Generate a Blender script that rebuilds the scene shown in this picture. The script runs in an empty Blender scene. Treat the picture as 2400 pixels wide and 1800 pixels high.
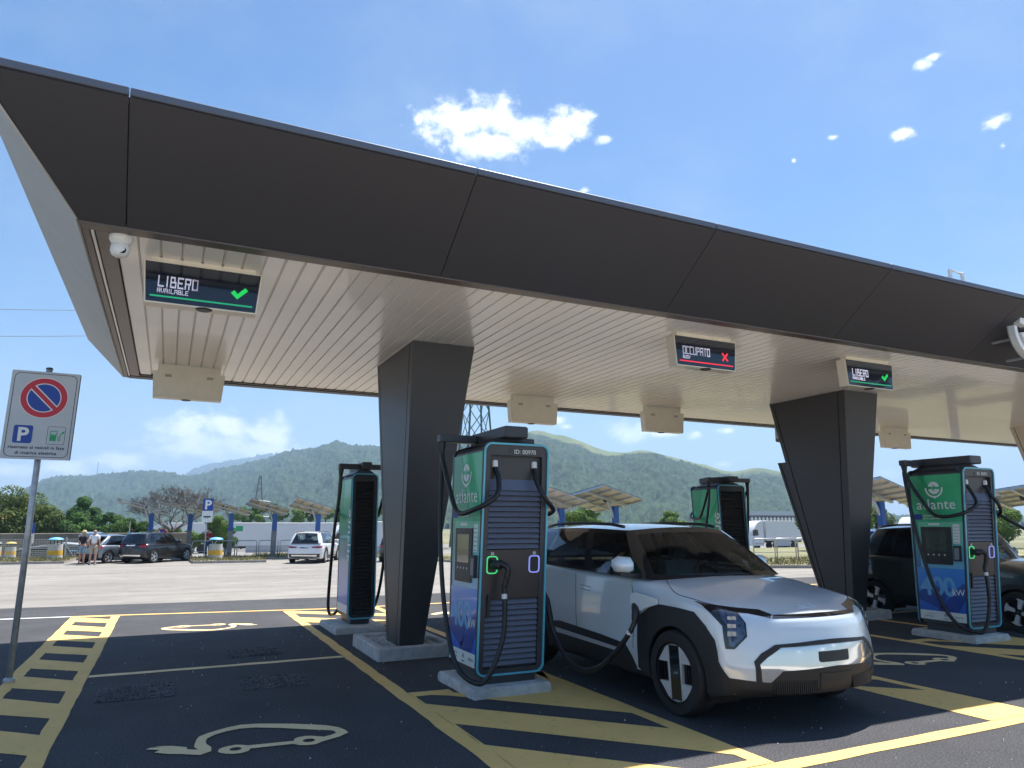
import bpy, bmesh, math, random
import numpy as np
from math import sin, cos, pi, radians, atan2, hypot, sqrt
from mathutils import Vector, Matrix, noise as mnoise
from mathutils.bvhtree import BVHTree
from mathutils.geometry import delaunay_2d_cdt

S = bpy.context.scene
COL = S.collection
random.seed(7)
RNG = np.random.default_rng(7)

# ---------------------------------------------------------------- camera
cam = bpy.data.cameras.new('camera')
cam.sensor_width = 36.0
cam.sensor_fit = 'HORIZONTAL'
cam.lens = 24.797
cam.clip_start = 0.05
cam.clip_end = 20000
camo = bpy.data.objects.new('camera', cam)
COL.objects.link(camo)
camo.location = (0, 0, 1.6)
camo.rotation_euler = (pi / 2 + 0.196112, 0, -0.447186)
S.camera = camo

# ---------------------------------------------------------------- sun, sky, exposure
TO_SUN = Vector((1.62, 0.98, 4.66)).normalized()
SUN_EL = math.asin(TO_SUN.z)
SUN_AZ = atan2(TO_SUN.x, TO_SUN.y)
sl = bpy.data.lights.new('sun', 'SUN')
sl.energy = 5.0
sl.angle = radians(0.55)
sl.color = (1.0, 0.955, 0.89)
so = bpy.data.objects.new('sun', sl)
COL.objects.link(so)
so.rotation_euler = TO_SUN.to_track_quat('Z', 'Y').to_euler()
so.location = (20, 10, 60)

W = bpy.data.worlds.new('World')
S.world = W
W.use_nodes = True
wt = W.node_tree
for n in list(wt.nodes):
    wt.nodes.remove(n)


def wn(kind, **kw):
    n = wt.nodes.new(kind)
    for k, v in kw.items():
        setattr(n, k, v)
    return n


def wmath(op, a, b=None, clamp=False):
    n = wn('ShaderNodeMath', operation=op)
    n.use_clamp = clamp
    for i, s in enumerate((a, b)):
        if s is None:
            continue
        if isinstance(s, (int, float)):
            n.inputs[i].default_value = s
        else:
            wt.links.new(s, n.inputs[i])
    return n.outputs[0]


sky = wn('ShaderNodeTexSky', sky_type='NISHITA')
sky.sun_disc = False
sky.sun_elevation = SUN_EL
sky.sun_rotation = SUN_AZ
sky.altitude = 50
sky.air_density = 1.0
sky.dust_density = .7
sky.ozone_density = 3.0
tc = wn('ShaderNodeTexCoord')
sep = wn('ShaderNodeSeparateXYZ')
wt.links.new(tc.outputs['Generated'], sep.inputs[0])
az = wmath('MULTIPLY', wmath('ARCTAN2', sep.outputs[0], sep.outputs[1]), 180 / pi)
el = wmath('MULTIPLY', wmath('ARCSINE', sep.outputs[2]), 180 / pi)
comb = wn('ShaderNodeCombineXYZ')
wt.links.new(az, comb.inputs[0])
wt.links.new(el, comb.inputs[1])
AE = comb.outputs[0]


def wnoise(scale, detail, rough, off=(0, 0, 0), stretch=(1, 1, 1)):
    mp = wn('ShaderNodeMapping')
    mp.inputs['Location'].default_value = off
    mp.inputs['Scale'].default_value = stretch
    wt.links.new(AE, mp.inputs[0])
    t = wn('ShaderNodeTexNoise')
    t.inputs['Scale'].default_value = scale
    t.inputs['Detail'].default_value = detail
    t.inputs['Roughness'].default_value = rough
    wt.links.new(mp.outputs[0], t.inputs['Vector'])
    return t.outputs['Fac']


# cumulus clouds: azimuth, elevation, half sizes in degrees
CL = [(20.6, 31.3, 3.9, 1.9), (23.6, 31.7, 3.9, 1.9), (23.0, 30.1, 4.6, 1.6), (27.11, 30.92, 3.2, 1.5),
      (30.51, 31.3, 2.6, 1.55), (33.74, 30.17, 1.31, 0.5), (29.67, 30.28, 2.55, 0.75), (17.33, 31.57, 0.8, 0.75),
      (0.41, 6.99, 2.37, 1.52), (3.38, 7.15, 2.48, 1.43), (6.65, 6.77, 2.18, 1.73), (2.28, 5.8, 5.18, 1.41),
      (-3.3, 4.43, 2.76, 0.85), (-6.89, 3.8, 2.04, 0.7), (5.97, 5.55, 3.84, 1.06), (-9.29, 3.46, 1.93, 0.57),
      (58.63, 30.94, 0.8, 0.6), (59.4, 31.25, 1.0, 0.3), (56.87, 27.0, 1.1, 0.62), (62.73, 26.15, 1.2, 0.6),
      (62.91, 24.6, 0.42, 0.36), (52.05, 27.82, 0.66, 0.3), (49.09, 26.74, 0.4, 0.4), (35.18, 7.34, 2.2, 1.11),
      (37.73, 7.09, 1.44, 0.42), (40.23, 6.84, 0.9, 0.52), (42.7, 7.12, 1.13, 0.42), (42.2, 4.54, 1.13, 0.42),
      (34.39, 5.51, 1.2, 0.3), (53.63, 3.45, 1.1, 0.7), (29.41, 8.27, 1.05, 0.52), (30.07, 7.79, 0.85, 0.35),
      (31.95, 26.48, 0.7, 0.4)]
rc = random.Random(5)
for k in range(16):                       # the same scattered fair-weather cloud all round the horizon
    a0, e0 = 85 + k * 15.5 + rc.uniform(-5, 5), rc.choice([5, 6, 8, 14, 26, 30]) + rc.uniform(-1, 2)
    a0 = a0 if a0 <= 180 else a0 - 360
    for j in range(2):
        CL.append((a0 + rc.uniform(-2, 2), e0 + rc.uniform(-.5, .5), rc.uniform(1.2, 3.2), rc.uniform(.5, 1.5)))
acc = None
for a0, e0, ra, re in CL:
    s1 = wn('ShaderNodeVectorMath', operation='SUBTRACT')
    wt.links.new(AE, s1.inputs[0])
    s1.inputs[1].default_value = (a0, e0, 0)
    s2 = wn('ShaderNodeVectorMath', operation='MULTIPLY')
    wt.links.new(s1.outputs[0], s2.inputs[0])
    s2.inputs[1].default_value = (1 / ra, 1 / re, 0)
    s3 = wn('ShaderNodeVectorMath', operation='LENGTH')
    wt.links.new(s2.outputs[0], s3.inputs[0])
    v = wmath('SUBTRACT', 1.0, s3.outputs['Value'])
    if ra < 1.35:
        v = wmath('MULTIPLY_ADD', v, .62) if False else wmath('SUBTRACT', v, .22)
    acc = v if acc is None else wmath('MAXIMUM', acc, v)
acc = wmath('MAXIMUM', acc, -1.0)
nf = wnoise(.55, 12, .66, (3, 1, 0), (1, 1.35, 1))
dens = wmath('ADD', acc, wmath('MULTIPLY', wmath('SUBTRACT', nf, .47), 2.5))
mr = wn('ShaderNodeMapRange', interpolation_type='SMOOTHSTEP')
mr.inputs['From Min'].default_value = -.02
mr.inputs['From Max'].default_value = .95
wt.links.new(dens, mr.inputs[0])
cum = mr.outputs[0]
# thin veil of high cloud and horizon haze
ci = wnoise(.045, 7, .6, (11, 4, 0), (1, 1.5, 1))
mr2 = wn('ShaderNodeMapRange', interpolation_type='SMOOTHSTEP')
mr2.inputs['From Min'].default_value = .40
mr2.inputs['From Max'].default_value = .85
mr2.inputs['To Max'].default_value = .42
wt.links.new(ci, mr2.inputs[0])
mr3 = wn('ShaderNodeMapRange', interpolation_type='SMOOTHSTEP')
mr3.inputs['From Min'].default_value = 16
mr3.inputs['From Max'].default_value = -2
mr3.inputs['To Max'].default_value = .42
wt.links.new(el, mr3.inputs[0])
veil = wmath('ADD', mr2.outputs[0], mr3.outputs[0], True)
sh = wnoise(.38, 6, .55, (5, 9, 0))
cr = wn('ShaderNodeValToRGB')
cr.color_ramp.elements[0].position = .30
cr.color_ramp.elements[0].color = (.58, .68, .80, 1)
cr.color_ramp.elements[1].position = .54
cr.color_ramp.elements[1].color = (.97, .985, 1.0, 1)
wt.links.new(sh, cr.inputs[0])
SKY_STRENGTH = 0.073
hs = wn('ShaderNodeHueSaturation')
hs.inputs['Saturation'].default_value = 1.28
wt.links.new(sky.outputs[0], hs.inputs['Color'])
bg1 = wn('ShaderNodeBackground')
bg1.inputs[1].default_value = SKY_STRENGTH
wt.links.new(hs.outputs[0], bg1.inputs[0])
bgv = wn('ShaderNodeBackground')
bgv.inputs[0].default_value = (.74, .87, 1.0, 1)
bgv.inputs[1].default_value = .40
bg2 = wn('ShaderNodeBackground')
bg2.inputs[1].default_value = .80
wt.links.new(cr.outputs[0], bg2.inputs[0])
mxv = wn('ShaderNodeMixShader')
wt.links.new(veil, mxv.inputs[0])
wt.links.new(bg1.outputs[0], mxv.inputs[1])
wt.links.new(bgv.outputs[0], mxv.inputs[2])
mx = wn('ShaderNodeMixShader')
wt.links.new(cum, mx.inputs[0])
wt.links.new(mxv.outputs[0], mx.inputs[1])
wt.links.new(bg2.outputs[0], mx.inputs[2])
wo = wn('ShaderNodeOutputWorld')
wt.links.new(mx.outputs[0], wo.inputs[0])
W.cycles.sampling_method = 'MANUAL'
W.cycles.sample_map_resolution = 1024

S.render.engine = 'CYCLES'
S.view_settings.view_transform = 'Standard'
S.view_settings.look = 'None'
S.view_settings.gamma = 1
S.view_settings.use_curve_mapping = False
S.view_settings.exposure = 1.15
cy = S.cycles
cy.use_denoising = True
try:
    cy.denoiser = 'OPENIMAGEDENOISE'
    cy.denoising_input_passes = 'RGB_ALBEDO_NORMAL'
except Exception:
    pass
cy.max_bounces = 10
cy.diffuse_bounces = 5
cy.glossy_bounces = 4
cy.transmission_bounces = 6
cy.transparent_max_bounces = 12
cy.volume_bounces = 0
cy.use_adaptive_sampling = True
cy.adaptive_threshold = .02
cy.sample_clamp_indirect = 6
cy.caustics_reflective = False
cy.caustics_refractive = False


# ---------------------------------------------------------------- materials
def mat(name, col, rough=.6, metal=0., var=.0, scale=6., bump=0., bscale=60., coat=0., spec=.5, emit=None, estr=0.,
        alpha=1., var2=None, detail=4., coords='Object'):
    m = bpy.data.materials.new(name)
    m.use_nodes = True
    nt = m.node_tree
    b = nt.nodes['Principled BSDF']
    b.inputs['Base Color'].default_value = (*col, 1)
    b.inputs['Roughness'].default_value = rough
    b.inputs['Metallic'].default_value = metal
    b.inputs['Specular IOR Level'].default_value = spec
    b.inputs['Coat Weight'].default_value = coat
    b.inputs['Coat Roughness'].default_value = .04
    if emit:
        b.inputs['Emission Color'].default_value = (*emit, 1)
        b.inputs['Emission Strength'].default_value = estr
    t = nt.nodes.new('ShaderNodeTexCoord')
    if var or var2:
        n = nt.nodes.new('ShaderNodeTexNoise')
        n.inputs['Scale'].default_value = scale
        n.inputs['Detail'].default_value = detail
        n.inputs['Roughness'].default_value = .62
        nt.links.new(t.outputs[coords], n.inputs['Vector'])
        r = nt.nodes.new('ShaderNodeValToRGB')
        r.color_ramp.elements[0].position = .28
        r.color_ramp.elements[1].position = .72
        c2 = var2 if var2 else col
        r.color_ramp.elements[0].color = (*[max(0, c * (1 - var)) for c in col], 1)
        r.color_ramp.elements[1].color = (*[min(1, c * (1 + var)) for c in c2], 1)
        nt.links.new(n.outputs['Fac'], r.inputs[0])
        nt.links.new(r.outputs[0], b.inputs['Base Color'])
    if bump:
        n2 = nt.nodes.new('ShaderNodeTexNoise')
        n2.inputs['Scale'].default_value = bscale
        n2.inputs['Detail'].default_value = 5
        nt.links.new(t.outputs[coords], n2.inputs['Vector'])
        bp = nt.nodes.new('ShaderNodeBump')
        bp.inputs['Strength'].default_value = bump
        bp.inputs['Distance'].default_value = .02
        nt.links.new(n2.outputs['Fac'], bp.inputs['Height'])
        nt.links.new(bp.outputs[0], b.inputs['Normal'])
    return m


def zramp(name, stops, rough=.3, axis=2, coat=.35, diag=0.):
    """printed film: colour runs along a local axis, in metres"""
    m = mat(name, stops[0][1], rough, coat=coat)
    nt = m.node_tree
    b = nt.nodes['Principled BSDF']
    t = nt.nodes.new('ShaderNodeTexCoord')
    s = nt.nodes.new('ShaderNodeSeparateXYZ')
    nt.links.new(t.outputs['Object'], s.inputs[0])
    z0, z1 = stops[0][0], stops[-1][0]
    mrn = nt.nodes.new('ShaderNodeMapRange')
    mrn.inputs['From Min'].default_value = z0
    mrn.inputs['From Max'].default_value = z1
    nt.links.new(s.outputs[axis], mrn.inputs[0])
    r = nt.nodes.new('ShaderNodeValToRGB')
    e = r.color_ramp.elements
    while len(e) < len(stops):
        e.new(.5)
    for k, (z, c) in enumerate(stops):
        e[k].position = (z - z0) / (z1 - z0)
        e[k].color = (*c, 1)
    nt.links.new(mrn.outputs[0], r.inputs[0])
    nt.links.new(r.outputs[0], b.inputs['Base Color'])
    return m


def glass(name, tint, gloss=.09, rough=.02, dens=.6):
    """thin tinted pane: part mirror, part tinted clear"""
    m = bpy.data.materials.new(name)
    m.use_nodes = True
    nt = m.node_tree
    for n in list(nt.nodes):
        nt.nodes.remove(n)
    o = nt.nodes.new('ShaderNodeOutputMaterial')
    tr = nt.nodes.new('ShaderNodeBsdfTransparent')
    tr.inputs[0].default_value = (*[c * dens for c in tint], 1)
    gl = nt.nodes.new('ShaderNodeBsdfGlossy')
    gl.inputs['Roughness'].default_value = rough
    gl.inputs['Color'].default_value = (.9, .95, 1, 1)
    fr = nt.nodes.new('ShaderNodeFresnel')
    fr.inputs[0].default_value = 1.5
    mxx = nt.nodes.new('ShaderNodeMixShader')
    ad = nt.nodes.new('ShaderNodeMath')
    ad.operation = 'ADD'
    ad.inputs[1].default_value = gloss
    nt.links.new(fr.outputs[0], ad.inputs[0])
    nt.links.new(ad.outputs[0], mxx.inputs[0])
    nt.links.new(tr.outputs[0], mxx.inputs[1])
    nt.links.new(gl.outputs[0], mxx.inputs[2])
    nt.links.new(mxx.outputs[0], o.inputs[0])
    return m


# ---------------------------------------------------------------- mesh helpers
class MB:
    def __init__(self):
        self.v, self.f = [], []

    def add(self, vs, fs):
        o = len(self.v)
        self.v += [tuple(p) for p in vs]
        self.f += [tuple(i + o for i in f) for f in fs]
        return self

    def box(self, x0, x1, y0, y1, z0, z1):
        return self.add([(x0, y0, z0), (x1, y0, z0), (x1, y1, z0), (x0, y1, z0), (x0, y0, z1), (x1, y0, z1), (x1, y1, z1), (x0, y1, z1)],
                        [(0, 3, 2, 1), (4, 5, 6, 7), (0, 1, 5, 4), (1, 2, 6, 5), (2, 3, 7, 6), (3, 0, 4, 7)])

    def bbox(self, x0, x1, y0, y1, z0, z1, b=.01):
        """box with chamfered vertical and top edges"""
        def ring(i, z):
            return [(x0 + i + b, y0 + i, z), (x1 - i - b, y0 + i, z), (x1 - i, y0 + i + b, z), (x1 - i, y1 - i - b, z),
                    (x1 - i - b, y1 - i, z), (x0 + i + b, y1 - i, z), (x0 + i, y1 - i - b, z), (x0 + i, y0 + i + b, z)]
        return self.loft([ring(b, z0), ring(0, z0 + b), ring(0, z1 - b), ring(b, z1)], True, True)

    def hexa(self, p):
        return self.add(p, [(0, 3, 2, 1), (4, 5, 6, 7), (0, 1, 5, 4), (1, 2, 6, 5), (2, 3, 7, 6), (3, 0, 4, 7)])

    def loft(self, rings, cap0=True, cap1=True, closed=True):
        n = len(rings[0])
        vs = [p for r in rings for p in r]
        fs = []
        for k in range(len(rings) - 1):
            for i in range(n if closed else n - 1):
                j = (i + 1) % n
                fs.append((k * n + i, k * n + j, (k + 1) * n + j, (k + 1) * n + i))
        if cap0:
            fs.append(tuple(reversed(range(n))))
        if cap1:
            fs.append(tuple(range((len(rings) - 1) * n, len(rings) * n)))
        return self.add(vs, fs)

    def prism(self, poly, a0, a1, axis='y'):
        """extrude a 2D outline along an axis; the outline is given in the two other axes"""
        def P(p, a):
            return {'x': (a, p[0], p[1]), 'y': (p[0], a, p[1]), 'z': (p[0], p[1], a)}[axis]
        return self.loft([[P(p, a0) for p in poly], [P(p, a1) for p in poly]])

    def tube(self, path, r, n=8, caps=True):
        path = [Vector(p) for p in path]
        rs = r if isinstance(r, (list, tuple)) else [r] * len(path)
        rings = []
        up = None
        for i, p in enumerate(path):
            d = (path[min(i + 1, len(path) - 1)] - path[max(i - 1, 0)]).normalized()
            if up is None:
                up = Vector((0, 0, 1)) if abs(d.z) < .9 else Vector((1, 0, 0))
            a = d.cross(up)
            if a.length < 1e-4:
                a = d.cross(Vector((0, 1, 0)))
            a.normalize()
            up = a.cross(d).normalized()
            rings.append([tuple(p + a * rs[i] * cos(2 * pi * k / n) + up * rs[i] * sin(2 * pi * k / n)) for k in range(n)])
        return self.loft(rings, caps, caps)

    def lathe(self, prof, n=24, c=(0, 0, 0), axis='z', caps=True):
        rings = []
        for r, h in prof:
            ring = []
            for k in range(n):
                a, b = r * cos(2 * pi * k / n), r * sin(2 * pi * k / n)
                ring.append({'z': (c[0] + a, c[1] + b, c[2] + h), 'x': (c[0] + h, c[1] + a, c[2] + b), 'y': (c[0] + b, c[1] + h, c[2] + a)}[axis])
            rings.append(ring)
        return self.loft(rings, caps, caps)

    def ball(self, c, r, nu=14, nv=9):
        r = r if isinstance(r, (tuple, list)) else (r, r, r)
        prof = []
        rings = []
        for i in range(nv + 1):
            t = -pi / 2 + pi * i / nv
            t = max(-pi / 2 + .02, min(pi / 2 - .02, t))
            rings.append([(c[0] + r[0] * cos(t) * cos(2 * pi * k / nu), c[1] + r[1] * cos(t) * sin(2 * pi * k / nu), c[2] + r[2] * sin(t)) for k in range(nu)])
        return self.loft(rings)

    def xf(self, M):
        self.v = [tuple(M @ Vector(p)) for p in self.v]
        return self

    def build(self, name, m, parent=None, smooth=False, angle=None):
        me = bpy.data.meshes.new(name)
        me.from_pydata(self.v, [], self.f)
        me.update()
        bm = bmesh.new()
        bm.from_mesh(me)
        bmesh.ops.recalc_face_normals(bm, faces=bm.faces)
        bm.to_mesh(me)
        bm.free()
        return link(name, me, m, parent, smooth, angle)


def link(name, me, m, parent=None, smooth=False, angle=None):
    o = bpy.data.objects.new(name, me)
    COL.objects.link(o)
    if m is not None and not len(me.materials):
        me.materials.append(m)
    if parent is not None:
        o.parent = parent
    if smooth or angle:
        me.polygons.foreach_set('use_smooth', [True] * len(me.polygons))
        if angle:
            me.set_sharp_from_angle(angle=radians(angle))
    return o


def empty(name, loc=(0, 0, 0), rz=0.):
    o = bpy.data.objects.new(name, None)
    COL.objects.link(o)
    o.location = loc
    o.rotation_euler = (0, 0, rz)
    o.empty_display_size = .2
    return o


def tag(o, label=None, cat=None, group=None, kind=None):
    if label:
        o['label'] = label
    if cat:
        o['category'] = cat
    if group:
        o['group'] = group
    if kind:
        o['kind'] = kind
    return o


def tree_copy(o, parent=None):
    c = o.copy()
    COL.objects.link(c)
    c.parent = parent
    for ch in o.children:
        tree_copy(ch, c)
    return c


def spline(pts, n=8):
    """Catmull-Rom through the points"""
    P = [Vector(p) for p in pts]
    P = [P[0] * 2 - P[1]] + P + [P[-1] * 2 - P[-2]]
    out = []
    for i in range(1, len(P) - 2):
        for k in range(n):
            t = k / n
            a, b, c, d = P[i - 1:i + 3]
            out.append(.5 * ((2 * b) + (c - a) * t + (2 * a - 5 * b + 4 * c - d) * t * t + (3 * b - a - 3 * c + d) * t ** 3))
    out.append(P[-2])
    return out


def text_mesh(s, size, depth=.002, bold=0., align='CENTER', space=1.0):
    cu = bpy.data.curves.new('lettering', 'FONT')
    cu.body = s
    cu.size = size
    cu.align_x = align
    cu.extrude = depth / 2
    cu.offset = bold
    cu.space_character = space
    cu.resolution_u = 3
    o = bpy.data.objects.new('lettering', cu)
    COL.objects.link(o)
    me = bpy.data.meshes.new_from_object(o.evaluated_get(bpy.context.evaluated_depsgraph_get()))
    bpy.data.objects.remove(o)
    bpy.data.curves.remove(cu)
    me.materials.clear()
    return me


def text(name, s, size, M4, m, parent, depth=.002, bold=0., align='CENTER', space=1.0):
    me = text_mesh(s, size, depth, bold, align, space)
    me.transform(M4)
    return link(name, me, m, parent)


def frame(o, ex, ez):
    """matrix that puts text x along ex, text y along ez, at o"""
    ex, ez = Vector(ex).normalized(), Vector(ez).normalized()
    en = ex.cross(ez)
    return Matrix(((ex.x, ez.x, en.x, o[0]), (ex.y, ez.y, en.y, o[1]), (ex.z, ez.z, en.z, o[2]), (0, 0, 0, 1)))


def grid_mesh(xs, ys, zf):
    vs = [(x, y, zf(x, y)) for y in ys for x in xs]
    n = len(xs)
    fs = [(j * n + i, j * n + i + 1, (j + 1) * n + i + 1, (j + 1) * n + i) for j in range(len(ys) - 1) for i in range(n - 1)]
    mb = MB()
    mb.v, mb.f = vs, fs
    return mb


def fill_poly(outer, holes=(), z=0., zf=None, res=None):
    """flat filled outline with holes (Delaunay), on the sheet z or zf(x,y)"""
    pts, edges = [], []
    for loop in [outer] + list(holes):
        o = len(pts)
        pts += [Vector(p[:2]) for p in loop]
        edges += [(o + i, o + (i + 1) % len(loop)) for i in range(len(loop))]
    r = delaunay_2d_cdt(pts, edges, [], 1 if not holes else 2, 1e-5)
    vs, fs = r[0], r[2]

    def inside(x, y, loop):
        c = False
        for i in range(len(loop)):
            x1, y1 = loop[i][:2]
            x2, y2 = loop[i - 1][:2]
            if (y1 > y) != (y2 > y) and x < (x2 - x1) * (y - y1) / (y2 - y1) + x1:
                c = not c
        return c
    if holes:
        fs = [f for f in fs if inside(sum(vs[i].x for i in f) / len(f), sum(vs[i].y for i in f) / len(f), outer) and
              not any(inside(sum(vs[i].x for i in f) / len(f), sum(vs[i].y for i in f) / len(f), h) for h in holes)]
    mb = MB()
    mb.v = [(p.x, p.y, zf(p.x, p.y) if zf else z) for p in vs]
    mb.f = [tuple(f) for f in fs]
    return mb
# ================================================================ palette
def asphalt(name, c0, c1, spot=.35, stain=.25, streaks=.04):
    m = mat(name, c0, .92, bump=.28, bscale=140, spec=.25)
    nt = m.node_tree
    b = nt.nodes['Principled BSDF']
    t = nt.nodes.new('ShaderNodeTexCoord')

    def nz(scale, detail, off=0.):
        mp = nt.nodes.new('ShaderNodeMapping')
        mp.inputs['Location'].default_value = (off, off, 0)
        nt.links.new(t.outputs['Object'], mp.inputs[0])
        n = nt.nodes.new('ShaderNodeTexNoise')
        n.inputs['Scale'].default_value = scale
        n.inputs['Detail'].default_value = detail
        n.inputs['Roughness'].default_value = .65
        nt.links.new(mp.outputs[0], n.inputs['Vector'])
        return n.outputs['Fac']

    def ramp(f, p0, p1, a, bcol):
        r = nt.nodes.new('ShaderNodeValToRGB')
        r.color_ramp.elements[0].position, r.color_ramp.elements[1].position = p0, p1
        r.color_ramp.elements[0].color, r.color_ramp.elements[1].color = (*a, 1), (*bcol, 1)
        nt.links.new(f, r.inputs[0])
        return r.outputs[0]

    def mixc(f, a, bb, mode='MIX'):
        x = nt.nodes.new('ShaderNodeMix')
        x.data_type = 'RGBA'
        x.blend_type = mode
        if isinstance(f, float):
            x.inputs[0].default_value = f
        else:
            nt.links.new(f, x.inputs[0])
        nt.links.new(a, x.inputs[6])
        nt.links.new(bb, x.inputs[7])
        return x.outputs[2]
    base = ramp(nz(1.1, 6), .3, .7, c0, c1)
    grain = ramp(nz(75, 3, 3.), .42, .66, tuple(1 - spot for _ in range(3)), (1 + spot * .9,) * 3)
    big = ramp(nz(.22, 5, 9.), .3, .75, (1 - stain,) * 3, (1 + stain * .6,) * 3)
    mps = nt.nodes.new('ShaderNodeMapping')
    mps.inputs['Scale'].default_value = (.05, .9, 1)
    nt.links.new(t.outputs['Object'], mps.inputs[0])
    ns_ = nt.nodes.new('ShaderNodeTexNoise')
    ns_.inputs['Scale'].default_value = 1.3
    ns_.inputs['Detail'].default_value = 6
    nt.links.new(mps.outputs[0], ns_.inputs['Vector'])
    streak = ramp(ns_.outputs['Fac'], .35, .62, (1 - streaks,) * 3, (1 + streaks * .5,) * 3)
    c = mixc(1., mixc(1., mixc(1., base, grain, 'MULTIPLY'), big, 'MULTIPLY'), streak, 'MULTIPLY')
    nt.links.new(c, b.inputs['Base Color'])
    return m


def paint_mat(name, col, wear=.45, wcol=(.05, .05, .055)):
    m = mat(name, col, .75, bump=.25, bscale=90, spec=.35)
    nt = m.node_tree
    b = nt.nodes['Principled BSDF']
    t = nt.nodes.new('ShaderNodeTexCoord')
    outs = []
    for sc, det, p0, p1 in ((9., 9, .30, .42), (2.2, 5, .2, .8)):
        n = nt.nodes.new('ShaderNodeTexNoise')
        n.inputs['Scale'].default_value = sc
        n.inputs['Detail'].default_value = det
        n.inputs['Roughness'].default_value = .72
        nt.links.new(t.outputs['Object'], n.inputs['Vector'])
        r = nt.nodes.new('ShaderNodeMapRange')
        r.inputs['From Min'].default_value, r.inputs['From Max'].default_value = p0, p1
        nt.links.new(n.outputs['Fac'], r.inputs[0])
        outs.append(r.outputs[0])
    r1 = nt.nodes.new('ShaderNodeMix')
    r1.data_type = 'RGBA'
    nt.links.new(outs[1], r1.inputs[0])
    r1.inputs[6].default_value = (*[c * .82 for c in col], 1)
    r1.inputs[7].default_value = (*col, 1)
    r2 = nt.nodes.new('ShaderNodeMix')
    r2.data_type = 'RGBA'
    nt.links.new(outs[0], r2.inputs[0])
    r2.inputs[6].default_value = (*[c * (1 - wear) + w * wear for c, w in zip(col, wcol)], 1)
    nt.links.new(r1.outputs[2], r2.inputs[7])
    nt.links.new(r2.outputs[2], b.inputs['Base Color'])
    return m


M = {}
M['asphalt'] = asphalt('fresh dark asphalt', (.066, .067, .074), (.096, .096, .102), .5, .2)
M['road'] = asphalt('pale worn road', (.232, .217, .195), (.300, .282, .256), .25, .16, .13)
M['lot'] = asphalt('grey lorry park', (.20, .19, .18), (.27, .26, .24), .2, .2)
M['forecourt'] = asphalt('forecourt paled for bounce light', (.44, .42, .385), (.52, .50, .46), .15, .1)  # unseen ground behind the camera, paled to bounce light up under the canopy
M['soil'] = mat('dry valley ground', (.10, .12, .05), .95, var=.5, scale=.02, var2=(.17, .16, .08))
M['yellow'] = paint_mat('yellow road paint', (.90, .575, .19), .55)
M['symbol'] = paint_mat('cream road paint', (.92, .70, .38), .32)
M['white_paint'] = paint_mat('white road paint', (.75, .75, .74), .3)
M['concrete'] = mat('rough concrete', (.50, .49, .465), .9, var=.22, scale=9, bump=.7, bscale=45)
M['kerb'] = mat('kerb concrete', (.33, .31, .28), .9, var=.25, scale=3, bump=.4, bscale=30)
M['fascia'] = mat('dark bronze panel', (.060, .057, .064), .48, var=.10, scale=90, metal=.25, bump=.04, bscale=300)
M['rim'] = mat('dark metal rim', (.12, .135, .17), .4, metal=.3)
M['trim'] = mat('bronze trim', (.15, .125, .115), .4, metal=.3)
M['endpanel'] = mat('pale grey end panel', (.42, .42, .41), .55, var=.06, scale=2)
M['soffit'] = mat('cream soffit slat', (.93, .89, .84), .30, var=.03, scale=3, coat=.35, spec=.5)
M['groove'] = mat('shadow gap', (.02, .02, .02), .9)
M['column'] = mat('dark bronze column', (.056, .054, .058), .45, var=.12, scale=60, metal=.3, bump=.03, bscale=250)
M['column_pale'] = mat('cream column', (.62, .55, .46), .45, var=.06, scale=8)
M['gravel'] = mat('pale gravel', (.54, .52, .49), .9, var=.45, scale=18)
M['black'] = mat('black plastic', (.018, .018, .020), .45, var=.15, scale=30)
M['blackgloss'] = mat('black gloss', (.010, .010, .012), .08, coat=.6)
M['rubber'] = mat('black rubber cable', (.012, .012, .014), .42, var=.2, scale=40, bump=.05, bscale=200)
M['steel'] = mat('galvanised steel', (.46, .48, .50), .38, metal=.45, var=.25, scale=12)
M['white'] = mat('white paint', (.78, .78, .77), .4, var=.05, scale=5)
M['offwhite'] = mat('cream box', (.80, .74, .62), .42, var=.05, scale=6, coat=.2)


def g(y):
    return 0. if y < 15 else max(-.42, -.42 * (y - 15) / 20.)


def gfar(y):
    return g(y) if y < 48 else -.42 - 1.75 * min(1., (y - 48) / 34.)


# ================================================================ ground
ysl = [-200, -20, 0, 5, 10, 15, 20, 25, 30, 35, 48, 60, 70, 82, 100, 200, 400, 1000, 2500, 9000]
gr = grid_mesh([-9000, -2000, -400, -100, -40, 0, 40, 100, 400, 2000, 9000], ysl, lambda x, y: gfar(y) - .03).build('ground', M['soil'])
tag(gr, kind='structure')


def apron_edge(x):
    return 17.35 - .115 * max(-14, min(6, x))


FAR = [(-60, 46.0), (-14, 44.9), (-4.7, 44.4), (-4.5, 48.0), (1.15, 48.0), (1.35, 41.4), (5.0, 41.1), (5.2, 44.5), (13.0, 44.0), (14, 36), (16, 31.5), (19.5, 24), (24, 20.5), (40, 18.5), (80, 17.6)]


def road_far(x):
    return float(np.interp(x, [a for a, b in FAR], [b for a, b in FAR]))


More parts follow.
